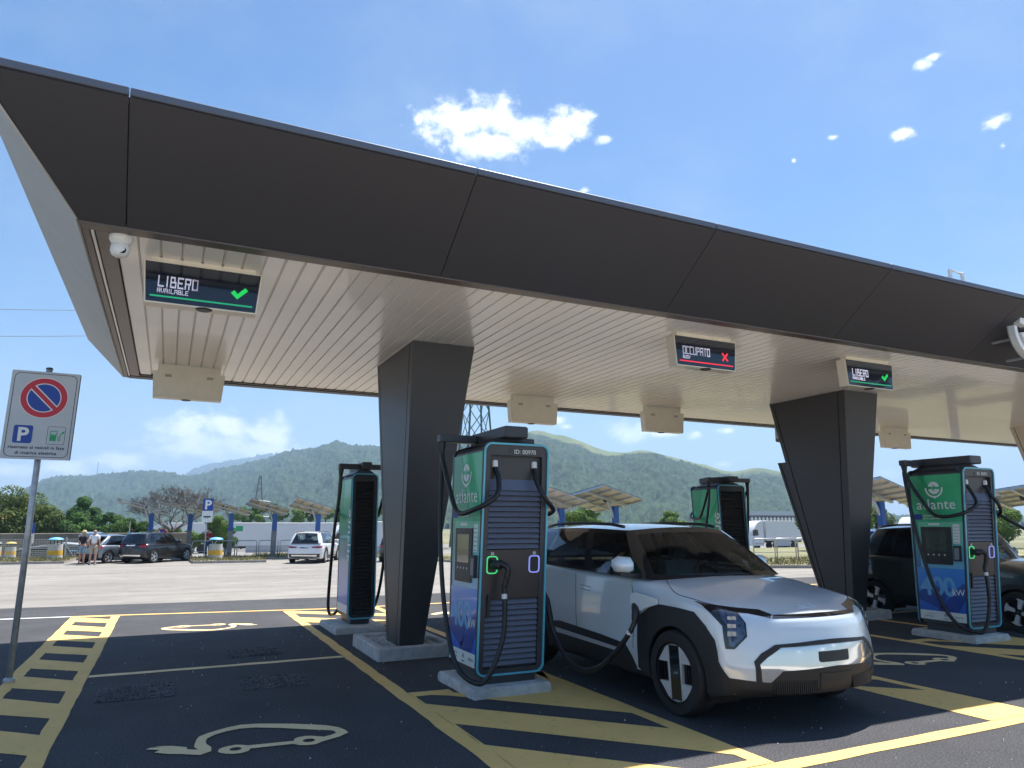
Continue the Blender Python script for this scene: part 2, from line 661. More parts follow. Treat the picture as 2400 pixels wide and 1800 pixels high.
xs = [-60, -30, -14, -8, -4.7, -4.5, 0, 1.15, 1.35, 3, 5.0, 5.2, 8, 11, 13, 14, 16, 17.7, 19.5, 21.5, 24, 30, 40, 80]
mb = MB()
for x in xs:
    for t in (0, .55, .85, 1.0):
        y = 1.2 + t * (apron_edge(x) - 1.2) if t < .8 else (15. if t == .85 else apron_edge(x))
        mb.v.append((x, y, g(y)))
for i in range(len(xs) - 1):
    for k in range(3):
        mb.f.append((i * 4 + k, (i + 1) * 4 + k, (i + 1) * 4 + k + 1, i * 4 + k + 1))
apron = mb.build('charging_apron', M['asphalt'])
tag(apron, kind='structure')
mb = MB()
for x in xs:
    for k in range(5):
        y = apron_edge(x) + (road_far(x) - apron_edge(x)) * k / 4
        mb.v.append((x, y, g(y) - .004))
for i in range(len(xs) - 1):
    for k in range(4):
        mb.f.append((i * 5 + k, (i + 1) * 5 + k, (i + 1) * 5 + k + 1, i * 5 + k + 1))
road = mb.build('service_road', M['road'])
tag(road, kind='structure')

tag(grid_mesh([-60, -20, 0, 20, 50, 80], [-30, -12, 1.2], lambda x, y: -.004).build('unseen_forecourt', M['forecourt']), kind='structure')  # ground out of view; its raised tone brightens soffit and fascia

MARK_Z = .004


def mark(poly, m='yellow', name='painted_line', holes=(), dz=0.):
    return fill_poly(poly, holes, zf=lambda x, y: g(y) + MARK_Z + dz).build(name, M[m], apron)


def rough(poly, step=.12, amp=.006):
    """hand-painted edge: the outline resampled with a small wobble"""
    out = []
    for i in range(len(poly)):
        a, b = Vector(poly[i][:2]), Vector(poly[(i + 1) % len(poly)][:2])
        n = max(1, int((b - a).length / step))
        d = (b - a).normalized() if (b - a).length > 1e-6 else Vector((1, 0))
        nrm = Vector((-d.y, d.x))
        for k in range(n):
            p = a + (b - a) * k / n
            out.append(tuple(p + nrm * (random.uniform(-amp, amp) if k else 0)))
    return out


def rear_y(x):
    return 14.75 - .175 * max(-3, min(3, x))


# slanted ladder strip between bays: x range, y range, phase of the voids
def ladder(x0, x1, y0, y1f, left_top, slope=.8, per=1.075, h=.47, bw=.13):
    a, b = x0 + bw, x1 - bw
    holes = []
    k = -2
    while k < 14:
        t = left_top - per * k
        drop = slope * (b - a)
        q = [(a, t), (b, t - drop), (b, t - drop - h * 1.12), (a, t - h)]
        top = rear_y((a + b) / 2) - .10
        q = [(x, min(y, top)) for x, y in q]
        if all(y > y0 + .12 for x, y in q) and max(y for x, y in q) - min(y for x, y in q) > .1 and min(y for x, y in q) < top - .05:
            if q[0][1] <= q[3][1] + .02:
                q = [q[1], q[2], q[3]]
            holes.append(rough(q, .11, .006))
        k += 1
    out = [(x0, y0), (x1, y0), (x1, rear_y(x1)), (x0, rear_y(x0))]
    mark(rough(out, .2, .006), 'yellow', 'hatched_strip', holes)


ladder(-1.38, -.62, 3.80, 15, 14.24)
ladder(6.29, 6.97, 3.94, 15, 5.75 + 1.075 * 8)
ladder(13.62, 14.3, 3.94, 15, 5.5 + 1.075 * 8)


def island(x0):
    """charger island: side lines, cross line and diagonal bars; x0 is its left edge"""
    X = lambda v: x0 + v
    mark(rough([(X(0), 3.94), (X(.14), 3.94), (X(.14), rear_y(x0) - .11), (X(0), rear_y(x0) - .11)], .2, .008), name='bay_line')
    mark(rough([(X(1.66), 6.9), (X(1.79), 7.3), (X(1.79), rear_y(x0) - .11), (X(1.66), rear_y(x0) - .11)], .2, .008), name='bay_line')
    low = rough([(X(.142), 3.94), (X(1.79), 3.94), (X(1.79), 7.3), (X(1.66), 7.5), (X(1.42), 7.2), (X(1.42), 6.5), (X(.9), 6.46), (X(.55), 6.80), (X(.55), 6.95), (X(.142), 6.98)], .2, .006)
    hs_ = []
    for up, lo in ((7.04, 6.52), (5.80, 5.18), (4.52, 3.95)):
        a, b = X(.16), X(1.66)
        f = lambda v, x: v - 1.06 * (x - X(.14))
        q = []
        top = 6.80 if up > 7 else 99
        for k in range(11):
            x = a + (b - a) * k / 10
            if up > 7 and X(.5) < x < X(1.45):
                q.append((x, min(f(up, x), 6.44 if x > X(.86) else 6.72)))
            else:
                q.append((x, max(4.06, min(f(up, x), top))))
        r = [(a + (b - a) * k / 10, max(4.05, f(lo, a + (b - a) * k / 10))) for k in range(10, -1, -1)]
        poly = [p for p in q] + [p for p in r]
        # keep only the part where the void is open
        ok = [k for k in range(11) if q[k][1] - r[10 - k][1] > .02]
        if len(ok) > 1:
            hs_.append([q[k] for k in ok] + [r[10 - k] for k in reversed(ok)])
    mark(low, 'yellow', 'hatched_island', hs_)
    # rear end of the island
    ry = rear_y(x0) - .11
    for up, lo in ((ry + .0, ry - .45), (ry - 1.05, ry - 1.75)):
        mark(rough([(X(.142), up), (X(1.658), up - 1.2), (X(1.658), lo - 1.2), (X(.142), lo)], .2, .006), 'yellow', 'island_bar')


island(2.09)
island(9.36)
island(16.7)
# long lines along the row
mark(rough([(-1.38, 3.79), (30, 3.79), (30, 3.935), (-1.38, 3.935)], .3, .006), name='bay_line')
mark(rough([(-1.38, rear_y(-1.38) + .002), (2.09, rear_y(2.09) + .002), (3, rear_y(3) + .002), (30, rear_y(3) + .002), (30, rear_y(3) + .12), (3, rear_y(3) + .12), (2.09, rear_y(2.09) + .12), (-1.38, rear_y(-1.38) + .13)], .3, .006), name='bay_line')
mark(rough([(-14, 16.6), (-1.385, rear_y(-1.4)), (-1.385, rear_y(-1.4) + .13), (-14, 16.75)], .4, .004), 'white_paint', 'white_line')
for a, b in ((-.618, 2.088), (3.882, 6.288), (6.972, 9.358), (11.152, 13.618), (14.302, 16.698)):
    mark(rough([(a, 9.10), (b, 9.10), (b, 9.22), (a, 9.22)], .2, .012), 'symbol' if a < 0 else 'yellow', name='bay_line')
# electric-car pictogram painted in the bays
SYM = [(0.0, 6.1), (.03, 6.135), (.10, 6.115), (.05, 6.16), (.17, 6.12), (.27, 6.04), (.27, 5.98), (.34, 5.94), (.318, 6.02), (.32, 6.11), (.335, 6.2), (.36, 6.28), (.42, 6.35), (.5, 6.41), (.58, 6.46), (.68, 6.49), (.79, 6.47), (.91, 6.42), (1.06, 6.34), (1.21, 6.24), (1.31, 6.16), (1.38, 6.07), (1.41, 5.98), (1.41, 5.9), (1.33, 5.82), (1.19, 5.75), (1.13, 5.705), (1.07, 5.70), (1.02, 5.73), (.98, 5.78), (.68, 5.8), (.66, 5.75), (.61, 5.72), (.56, 5.725), (.51, 5.75), (.475, 5.79), (.46, 5.83), (.47, 5.88), (.5, 5.91), (.54, 5.935), (.59, 5.94), (.63, 5.925), (.67, 5.89), (.99, 5.86), (1.01, 5.91), (1.04, 5.94), (1.09, 5.945), (1.14, 5.93), (1.22, 5.87), (1.28, 5.89), (1.32, 5.93), (1.325, 5.97), (1.3, 6.01), (1.17, 6.1), (.97, 6.24), (.78, 6.36), (.66, 6.375), (.55, 6.34), (.47, 6.28), (.41, 6.2), (.395, 6.12), (.40, 6.06), (.43, 5.95), (.42, 5.86), (.35, 5.8), (.23, 5.88), (.14, 5.92), (.05, 6.0), (.09, 6.05)]


def circ(cx, cy, r, n=14):
    return [(cx + r * cos(2 * pi * k / n), cy + r * sin(2 * pi * k / n)) for k in range(n)]


def symbol(f):
    def wob(p):
        return (p[0] + random.uniform(-.005, .005), p[1] + random.uniform(-.005, .005))
    mark([wob(f(*p)) for p in SYM], 'symbol', 'electric_car_symbol', [[f(*p) for p in circ(.583, 5.838, .042)], [f(*p) for p in circ(1.098, 5.82, .045)]], dz=.002)


symbol(lambda x, y: (x, y))
symbol(lambda x, y: (x + 7.45, y))
symbol(lambda x, y: (1.46 - x, 18.68 - y))
symbol(lambda x, y: (4.4 + x, 18.68 - y))
# patched service covers set in the asphalt
M['patch'] = asphalt('coarse patched asphalt', (.085, .085, .09), (.16, .16, .165), .8, .2)
for x0, x1, y0, y1 in ((-.47, .2, 7.82, 8.48), (.82, 1.47, 7.77, 8.4), (.82, 1.44, 9.67, 10.28)):
    cov = MB()
    cov.box(x0, x1, y0, y1, -.01, .006)
    for i in range(9):
        for j in range(9):
            if random.random() < .8:
                px_, py_ = x0 + (i + .5) * (x1 - x0) / 9, y0 + (j + .5) * (y1 - y0) / 9
                w_ = random.uniform(.018, .032)
                cov.box(px_ - w_, px_ + w_, py_ - .02, py_ + .02, .005, random.uniform(.009, .016))
    cov.build('service_cover', M['patch'], apron)
# loose grit and bits of litter
grit = MB()
for k in range(420):
    x, y = random.uniform(-1.6, 8), random.uniform(3.2, 12)
    r = random.choice([.004, .005, .006, .009])
    grit.add([(x - r, y - r, .003), (x + r, y - r * .6, .003), (x + r * .5, y + r, .003), (x, y, .003 + r * 1.3)], [(0, 1, 3), (1, 2, 3), (2, 0, 3)])
tag(grit.build('loose_grit', M['gravel']), 'loose pale grit scattered over the dark asphalt bays', 'grit', kind='stuff')

# ================================================================ canopy
SOF = 3.965
CX0, CX1 = -.60, 26.6
can = empty('canopy', (0, 0, 0))
tag(can, 'long dark bronze canopy with cream slatted soffit over the charging bays', 'canopy')
core = MB()
core.hexa([(-.8, 6.2, SOF + .03), (CX1, 6.2, SOF + .03), (CX1, 12.75, SOF + .03), (-.8, 12.75, SOF + .03), (-1.36, 5.32, 4.58), (CX1 + .5, 5.32, 4.58), (CX1 + .5, 13.0, 4.58), (-1.36, 13.0, 4.58)])
core.build('canopy_core', M['groove'], can)


def thick_quad(a, b, c, d, t):
    a, b, c, d = map(Vector, (a, b, c, d))
    n = (b - a).cross(d - a).normalized() * t
    return MB().hexa([a, b, c, d, a + n, b + n, c + n, d + n])


J = [-.5 + 2.685 * k for k in range(11)]
ed = [None] + J
for k in range(len(J)):
    a = -.83 if k == 0 else J[k - 1] + .004
    at = -1.40 if k == 0 else a
    b = J[k] - .004
    thick_quad((a, 6.17, SOF), (b, 6.17, SOF), (b, 5.275, 4.60), (at, 5.275, 4.60), .02).build('fascia_panel', M['fascia'], can)
    MB().bbox(at, b, 5.255, 5.30, 4.601, 4.66, .006).build('rim_strip', M['rim'], can)
# left end: pale panels leaning out
ysp = [6.15, 8.35, 10.6, 12.92]
yst = [5.275, 8.0, 10.7, 13.1]
for k in range(3):
    thick_quad((-.835, ysp[k] + .004, SOF), (-.835, ysp[k + 1] - .004, SOF), (-1.41, yst[k + 1] - .004, 4.58), (-1.41, yst[k] + .004, 4.58), -.02).build('end_panel', M['endpanel'], can)
MB().bbox(-1.43, -1.38, 5.31, 13.1, 4.585, 4.64, .006).build('rim_strip', M['rim'], can)
# rear fascia
for k in range(len(J)):
    a = -.83 if k == 0 else J[k - 1] + .004
    at = -1.40 if k == 0 else a
    b = J[k] - .004
    thick_quad((a, 12.92, SOF), (b, 12.92, SOF), (b, 13.1, 4.58), (at, 13.1, 4.58), -.02).build('fascia_panel', M['fascia'], can)
MB().box(-1.36, 27, 5.33, 13.05, 4.60, 4.62).build('roof_sheet', M['rim'], can)
# border trims round the soffit
MB().bbox(-.83, 26.9, 6.172, 6.335, SOF - .016, SOF + .02, .006).build('soffit_trim', M['trim'], can)
MB().bbox(-.83, 26.9, 6.160, 6.180, SOF - .028, SOF - .004, .004).build('soffit_trim', M['trim'], can)
MB().bbox(-.83, -.775, 6.34, 12.9, SOF - .012, SOF + .02, .006).build('soffit_trim', M['trim'], can)
MB().bbox(-.765, -.742, 6.34, 12.8, SOF - .016, SOF + .0, .004).build('soffit_trim', M['soffit'], can)
MB().bbox(-.735, -.605, 6.34, 12.8, SOF - .012, SOF + .02, .006).build('soffit_trim', M['trim'], can)
MB().bbox(-.60, 26.9, 12.57, 12.62, SOF - .010, SOF + .02, .004).build('soffit_trim', M['groove'], can)
MB().bbox(-.60, 26.9, 12.63, 12.70, SOF - .006, SOF + .02, .004).build('soffit_trim', M['trim'], can)
MB().bbox(-.77, 26.9, 12.71, 12.92, SOF - .020, SOF + .02, .004).build('soffit_trim', M['fascia'], can)
# slats: one shared mesh
PITCH = .172
sb = MB()
h0 = PITCH / 2
prof = [(-h0 + .001, SOF + .028), (-h0 + .003, SOF + .018), (-h0 + .010, SOF + .018), (-h0 + .016, SOF), (h0 - .010, SOF), (h0 - .004, SOF + .018), (h0 - .001, SOF + .018), (h0 - .001, SOF + .028)]
sb.prism(prof, 6.336, 12.568, 'y')
s0 = sb.build('soffit_slat', M['soffit'], can)
nslat = int((26.4 + .6) / PITCH)
for k in range(nslat):
    o = s0 if k == 0 else s0.copy()
    if k:
        COL.objects.link(o)
    o.parent = can
    o.location = (-.60 + PITCH * (k + .5) + .002, 0, 0)


# columns: vertical left face, front and rear lean out, right side flares
def column(x0, m, extra=False):
    z0, z1 = .09, SOF + .005
    lerp = lambda a, b, t: a + (b - a) * t
    yf = lambda z: lerp(8.855, 8.635, (z - z0) / (z1 - z0))
    yr = lambda z: lerp(9.42, 10.42, (z - z0) / (z1 - z0))
    xr = lambda z: lerp(3.01, 3.575, (z - z0) / (z1 - z0)) - 2.706
    X = x0
    c = MB()
    i = .018
    c.loft([[(X + i, yf(z) + i, z), (X + xr(z) - i, yf(z) + i, z), (X + xr(z) - i, yr(z) - i, z), (X + i, yr(z) - i, z)] for z in (z0, z1)])
    col_ = c.build('column', M['groove'], can)
    # cladding: three strips on the left face, one sheet on each other face
    def sheet(fa, fb, axis):
        b = MB()
        rings = []
        for z in (z0 + .03, z1):
            if axis == 'L':
                rings.append([(X, fa(z), z), (X, fb(z), z), (X + .016, fb(z), z), (X + .016, fa(z), z)])
            elif axis == 'F':
                rings.append([(X + fa(z), yf(z), z), (X + fb(z), yf(z), z), (X + fb(z), yf(z) + .016, z), (X + fa(z), yf(z) + .016, z)])
            elif axis == 'B':
                rings.append([(X + fa(z), yr(z), z), (X + fb(z), yr(z), z), (X + fb(z), yr(z) - .016, z), (X + fa(z), yr(z) - .016, z)])
            else:
                rings.append([(X + xr(z), fa(z), z), (X + xr(z), fb(z), z), (X + xr(z) - .016, fb(z), z), (X + xr(z) - .016, fa(z), z)])
        b.loft(rings)
        return b.build('cladding_sheet', M[m], col_)
    sheet(lambda z: yf(z) + .0, lambda z: yf(z) + .135, 'L')
    sheet(lambda z: yf(z) + .155, lambda z: yr(z) - .105, 'L')
    sheet(lambda z: yr(z) - .085, lambda z: yr(z), 'L')
    sheet(lambda z: .0165, lambda z: xr(z) - .0165, 'F')
    sheet(lambda z: .0165, lambda z: xr(z) - .0165, 'B')
    sheet(lambda z: yf(z), lambda z: yr(z), 'R')
    if extra:
        b = MB()
        b.loft([[(X + .002, yr(z) - .02, z), (X + xr(z) * .9, yr(z) - .02, z), (X + xr(z) * .9, yr(z) + d, z), (X + .002, yr(z) + d, z)] for z, d in ((.1, .02), (2.78, .20))])
        b.build('rear_casing', M[m], col_)
        b = MB()
        b.loft([[(X - .001, yr(z) + d - .075, z), (X - .001, yr(z) + d - .05, z), (X + .01, yr(z) + d - .05, z), (X + .01, yr(z) + d - .075, z)] for z, d in ((.1, .02), (2.78, .20))])
        b.build('rear_casing_joint', M['groove'], col_)
    return col_


column(2.706, 'column')
column(10.755, 'column', True)
column(18.8, 'column_pale')

# small light box fixed behind the second column
t = empty('wall_lamp', (10.755, 10.15, 3.2))
lb = MB()
lb.bbox(.03, .30, .02, .22, 0, .52, .02)
lb.build('lamp_housing', M['trim'], t)
MB().bbox(.02, .029, .05, .19, .06, .46, .004).build('lamp_glass', mat('lamp glass', (.5, .5, .48), .2), t)
MB().tube([(.1, .0, .1), (.1, -.12, .06)], .03).build('lamp_bracket', M['trim'], t)
tag(t, 'slim bronze lamp box fixed high behind the second column', 'lamp')

# column footings: kerb frame filled with gravel
for x0, lab in ((2.38, 'square concrete kerb of pale gravel round the foot of the nearest column'), (10.43, 'square gravel-filled kerb round the foot of the second column'), (18.45, 'gravel-filled kerb round the foot of the cream column')):
    t = empty('column_footing', (x0, 8.62, 0))
    tag(t, lab, 'kerb')
    fx, fy = .98, 1.3
    for a in ((0, fx, 0, .1), (0, fx, fy - .1, fy), (0, .1, .102, fy - .102), (fx - .1, fx, .102, fy - .102)):
        MB().bbox(a[0], a[1], a[2], a[3], -.02, .15, .015).build('kerb_stone', M['concrete'], t)
    MB().box(.101, fx - .101, .101, fy - .101, 0, .10).build('gravel_bed', M['gravel'], t)
    st = MB()
    for k in range(700 if x0 < 3 else 150):
        px_, py_ = random.uniform(.12, fx - .12), random.uniform(.12, fy - .12)
        r = random.uniform(.010, .022)
        d = [random.uniform(.7, 1.3) * r for _ in range(6)]
        st.add([(px_ - d[0], py_, .105), (px_, py_ - d[1], .105), (px_ + d[2], py_, .105), (px_, py_ + d[3], .105), (px_, py_, .105 + d[4]), ], [(0, 1, 4), (1, 2, 4), (2, 3, 4), (3, 0, 4)])
    tag(st.build('gravel_stones', M['gravel'], t), kind='stuff')
# ================================================================ chargers
M['ch_dark'] = mat('charger grey', (.042, .043, .050), .42, var=.12, scale=50, spec=.5)
M['ch_slat'] = mat('charger louvre', (.115, .125, .165), .38, var=.08, scale=30)
M['recess'] = mat('recess blue grey', (.105, .125, .19), .4, var=.06, scale=20)
M['ch_mid'] = mat('charger bronze panel', (.050, .042, .042), .40, var=.1, scale=60, metal=.2)
M['teal'] = mat('teal edge strip', (.10, .47, .60), .35, coat=.3)
GREEN, GREEN2, TEALB, BLUE, BLUE2 = (.012, .42, .135), (.03, .48, .22), (.06, .30, .42), (.016, .16, .62), (.012, .12, .56)
M['film'] = zramp('printed film green to blue', [(.25, BLUE), (.85, (.012, .11, .46)), (1.12, (.015, .20, .36)), (1.45, (.018, .27, .20)), (1.7, GREEN2), (2.32, GREEN)])
M['film_mid'] = zramp('printed control panel', [(.98, (.14, .44, .68)), (1.25, (.12, .48, .54)), (1.6, (.14, .56, .34))])
M['film_bot'] = zramp('printed blue film', [(.38, BLUE2), (.98, (.04, .28, .76))])
M['film_tri'] = zramp('printed diagonal shade', [(.38, (.008, .045, .28)), (.98, (.012, .10, .42))])
M['film_trig'] = mat('printed green facet', (.022, .33, .13), .35, coat=.2)
M['print_white'] = mat('white print', (.75, .80, .78), .4)
M['print_pale'] = mat('pale blue print', (.14, .42, .72), .4)
M['print_grey'] = mat('grey print', (.22, .24, .26), .5)
M['screen'] = mat('grey display', (.055, .075, .06), .12, coat=.5, var=.35, scale=25)
M['lcd_green'] = mat('green LED ring', (.05, .6, .18), .4, emit=(.10, .9, .30), estr=.25)
M['lcd_lilac'] = mat('lilac LED ring', (.25, .30, .8), .4, emit=(.32, .38, 1.0), estr=.25)
M['tapewhite'] = mat('white tape', (.75, .75, .74), .5)
M['euflag'] = mat('flag blue', (.02, .03, .30), .5)


def rrect(x0, x1, z0, z1, r, n=5):
    out = []
    for cx_, cz_, a0 in ((x1 - r, z1 - r, 0), (x0 + r, z1 - r, pi / 2), (x0 + r, z0 + r, pi), (x1 - r, z0 + r, 3 * pi / 2)):
        for k in range(n + 1):
            a = a0 + k / n * pi / 2
            out.append((cx_ + r * cos(a), cz_ + r * sin(a)))
    return out


def ring_band(outer, inner, P, y0, y1):
    """closed band between two outlines, from depth y0 to y1; P maps (x,z,y) to a point"""
    n = len(outer)
    mb_ = MB()
    A = [P(x, z, y0) for x, z in outer]
    B = [P(x, z, y0) for x, z in inner]
    C = [P(x, z, y1) for x, z in inner]
    D = [P(x, z, y1) for x, z in outer]
    vs = A + B + C + D
    fs = []
    for i in range(n):
        j = (i + 1) % n
        for k in range(4):
            a, b = k * n, ((k + 1) % 4) * n
            fs.append((a + i, a + j, b + j, b + i))
    return mb_.add(vs, fs)


def plate(poly, P, y0, y1):
    mb_ = MB()
    n = len(poly)
    mb_.add([P(x, z, y0) for x, z in poly] + [P(x, z, y1) for x, z in poly],
            [tuple(range(n)), tuple(reversed(range(n, 2 * n)))] + [(i, i + n, (i + 1) % n + n, (i + 1) % n) for i in range(n)])
    return mb_


def logo(root, P, cx_, cz_, r, m):
    """round emblem: sliced disc above a cup-shaped arc"""
    def disc(a0, a1, rr, n=10):
        return [(cx_ + rr * cos(a0 + (a1 - a0) * k / n), cz_ + r * .25 + rr * sin(a0 + (a1 - a0) * k / n)) for k in range(n + 1)]
    up = disc(radians(15), radians(165), r * .72) + [(cx_ - r * .30, cz_ + r * .33), (cx_ + r * .12, cz_ + r * .72), (cx_ + r * .02, cz_ + r * .38)]
    lo = disc(radians(195), radians(345), r * .72) + [(cx_ + r * .30, cz_ + r * .17), (cx_ - r * .12, cz_ - r * .22), (cx_ - r * .02, cz_ + r * .12)]
    plate(up, P, 0, .002).build('emblem', m, root)
    plate(lo, P, 0, .002).build('emblem', m, root)
    ou = [(cx_ + r * 1.08 * cos(radians(d)), cz_ + r * .2 + r * 1.08 * sin(radians(d))) for d in range(175, 366, 10)]
    inn = [(cx_ + r * .90 * cos(radians(d)), cz_ + r * .2 + r * .90 * sin(radians(d))) for d in range(365, 174, -10)]
    plate(ou + inn, P, 0, .002).build('emblem', m, root)
    plate([(cx_ + .16 * r * cos(k), cz_ - r * .82 + .16 * r * sin(k)) for k in np.linspace(0, 2 * pi, 10)[:-1]], P, 0, .003).build('emblem', m, root)


def charger(name, loc, rz, w, label, ident, left_cable=True, right_path=None, left_path=None, back_only=False):
    t = empty(name, loc, rz)
    tag(t, label, 'charger', 'rapid chargers under the canopy')
    yf = lambda z: -.17 * (z - .2) / 2.19
    yr = lambda z: .75 - .06 * (z - .2) / 2.19
    PF = lambda x, z, y: (x, yf(z) + y, z)
    PB = lambda x, z, y: (x, yr(z) - y, z)
    PL = lambda y, z, d: (.010 - d, y, z)           # left side, d outwards
    PR = lambda y, z, d: (w - .010 + d, y, z)
    MB().bbox(.07, w - .07, .04, .68, .09, .20, .01).build('plinth', M['ch_dark'], t)
    b = MB()
    b.loft([[(.015, yf(.2) + .062, .2), (w - .015, yf(.2) + .062, .2), (w - .015, yr(.2) - .062, .2), (.015, yr(.2) - .062, .2)],
            [(.015, yf(2.33) + .062, 2.33), (w - .015, yf(2.33) + .062, 2.33), (w - .015, yr(2.33) - .062, 2.33), (.015, yr(2.33) - .062, 2.33)],
            [(.06, yf(2.33) + .10, 2.385), (w - .06, yf(2.33) + .10, 2.385), (w - .06, yr(2.33) - .10, 2.385), (.06, yr(2.33) - .10, 2.385)]])
    b.build('body', M['ch_dark'], t)
    # ---- framed front and back
    o = rrect(0, w, .17, 2.40, .085)
    i1 = rrect(.022, w - .022, .192, 2.378, .068)
    i2 = rrect(.075, w - .075, .235, 2.275, .02)
    for P, nm in ((PF, 'front_frame'), (PB, 'back_frame')):
        ring_band(o, i1, P, .012, .036).build(nm, M['ch_dark'], t)
        ring_band([(x, z) for x, z in rrect(.004, w - .004, .174, 2.396, .082)], i1, P, -.004, .0115).build('edge_strip', M['teal'], t)
        ring_band(rrect(.0225, w - .0225, .1925, 2.3775, .0675), i2, P, .012, .06).build(nm, M['ch_dark'] if P is PF else M['black'], t)
    # back: full louvres
    nb = 36
    lb_ = MB()
    for k in range(nb):
        z = .25 + k * (2.02 / nb)
        lb_.add([PB(.078, z, .055), PB(w - .078, z, .055), PB(w - .078, z + .012, .022), PB(.078, z + .012, .022), PB(.078, z + .050, .050), PB(w - .078, z + .050, .050)],
                [(0, 1, 2, 3), (3, 2, 5, 4)])
    tag(lb_.build('back_louvres', M['black'], t), kind='stuff')
    # front: recess, louvres, socket panel
    rec = plate([(.076, 1.93), (w - .076, 1.93), (w - .076, 2.27), (.076, 2.27)], lambda x, z, y: PF(x, z, y + .03 + .10 * (z - 1.93) / .34), 0, .004)
    rec.build('recess_panel', M['recess'], t)
    plate([(.076, 2.255), (w - .076, 2.255), (w - .076, 2.272), (.076, 2.272)], PF, .06, .10).build('recess_lintel', M['black'], t)
    sm = MB()
    sm.add([(.078, .052, 0), (w - .078, .052, 0), (.078, .018, .008), (w - .078, .018, .008), (.078, .040, .050), (w - .078, .040, .050), (.078, .056, .050), (w - .078, .056, .050)],
           [(0, 1, 3, 2), (2, 3, 5, 4), (4, 5, 7, 6), (0, 2, 4, 6), (1, 7, 5, 3)])
    first = None
    for z0, n in ((1.355, 11), (.255, 12)):
        for k in range(n):
            z = z0 + k * .0520
            if first is None:
                first = sm.build('louvre_slat', M['ch_slat'], t)
                s = first
            else:
                s = first.copy()
                COL.objects.link(s)
                s.parent = t
            s.location = (0, yf(z), z)
    plate([(.076, .885), (w - .076, .885), (w - .076, 1.352), (.076, 1.352)], PF, .018, .05).build('socket_panel', M['ch_mid'], t)
    xa, xb = w * .185, w * .815
    for x, m_, n_ in ((xa, 'lcd_green', '1'), (xb, 'lcd_lilac', '2')):
        ring_band(rrect(x - .060, x + .060, 1.125, 1.295, .035), rrect(x - .049, x + .049, 1.136, 1.284, .026), PF, .006, .02).build('socket_ring', M[m_], t)
        plate(rrect(x - .042, x + .042, 1.143, 1.277, .02), PF, .012, .016).build('socket', M['black'], t)
        plate(rrect(x - .016, x + .016, 1.302, 1.332, .006), PF, .010, .018).build('socket_tab', M['steel'], t)
        text('socket_number', n_, .022, frame((x, yf(1.31) + .009, 1.308), (1, 0, 0), (0, yf(1), 1)), M['print_grey'], t, .001)
    plate(rrect(.095, .125, .66, .87, .012), lambda x, z, y: PF(x, z + .06, y), .0, .018).build('cable_hook', M['black'], t)
    hd = plate(rrect(w * .38, w * .86, 2.290, 2.335, .012), PF, .006, .014)
    hd.build('name_plate', M['ch_mid'], t)
    text('name_plate_number', ident, .062, frame((w * .62, yf(2.3) + .004, 2.292), (1, 0, 0), (0, yf(1), 1)), M['print_white'], t, .001)
    # ---- printed sides
    def side(P, full):
        y0 = lambda z: yf(z) + .040
        y1 = lambda z: yr(z) - .042
        D = .006
        plate([(y0(.25), .25), (y1(.25), .25), (y1(2.31), 2.31), (y0(2.31), 2.31)], P, 0, D).build('side_panel', M['film'], t)
        q = lambda a, z: (y0(z) + (y1(z) - y0(z)) * a, z)      # a: 0 front edge .. 1 rear edge
        PD = lambda y, z, d: P(y, z, D + .0015 + d)
        plate([q(0, .25), q(1, .25), q(1, .375), q(0, .375)], PD, 0, .001).build('white_strip', M['print_white'], t)
        if full:
            plate([q(0, .378), q(1, .378), q(1, .975), q(0, .975)], PD, 0, .001).build('power_panel', M['film_bot'], t)
            plate([q(.15, .378), q(.62, .378), q(.05, .78), q(0, .78), q(0, .56)], PD, .0012, .002).build('printed_facet', M['film_tri'], t)
            plate([q(1, .52), q(.52, .40), q(.30, .70), q(.75, .72), q(1, .62)], PD, .0012, .002).build('printed_facet', M['film_tri'], t)
            plate([q(0, .978), q(.9, .978), q(.9, 1.63), q(0, 1.63)], PD, 0, .001).build('control_panel', M['film_mid'], t)
            sb_ = plate([q(.22, 1.03), q(.84, 1.03), q(.84, 1.56), q(.22, 1.56)], PD, .002, .012)
            sbo = sb_.build('screen_bezel', M['black'], t)
            plate([q(.32, 1.22), q(.75, 1.22), q(.75, 1.50), q(.32, 1.50)], PD, .0125, .014).build('screen', M['screen'], sbo)
            for k in range(4):
                c = q(.37 + k * .115, 1.165)
                plate([(c[0] + .011 * cos(a), c[1] + .011 * sin(a)) for a in np.linspace(0, 2 * pi, 9)[:-1]], PD, .0125, .016).build('button', M['print_white'], sbo)
            cr_ = plate([q(.04, 1.085), q(.175, 1.085), q(.175, 1.30), q(.04, 1.30)], PD, .002, .035).build('card_reader', M['black'], t)
            plate([q(.06, 1.11), q(.155, 1.11), q(.155, 1.27), q(.06, 1.27)], PD, .0355, .037).build('card_slot', M['print_grey'], cr_)
            plate([q(.06, 1.33), q(.19, 1.33), q(.19, 1.60), q(.06, 1.60)], PD, .002, .003).build('sticker', M['print_white'], t)
            for k in range(6):
                plate([q(.075, 1.345 + .042 * k), q(.175, 1.345 + .042 * k), q(.175, 1.352 + .042 * k), q(.075, 1.352 + .042 * k)], PD, .0032, .0036).build('sticker_print', M['print_grey'], t)
            plate([q(.45, 1.585), q(.68, 1.585), q(.68, 1.612), q(.45, 1.612)], PD, .002, .003).build('sticker', M['print_white'], t)
            plate([q(1, 2.31), q(.72, 2.31), q(.35, 1.66), q(.75, 1.66), q(1, 1.92)], PD, .0002, .0006).build('printed_facet', M['film_trig'], t)
            ctr = q(.52, 2.09)
            logo(t, lambda y, z, d: PD(y, z, d + .002), ctr[0], ctr[1], .125, M['print_white'])
            ex = (0, -1, 0)
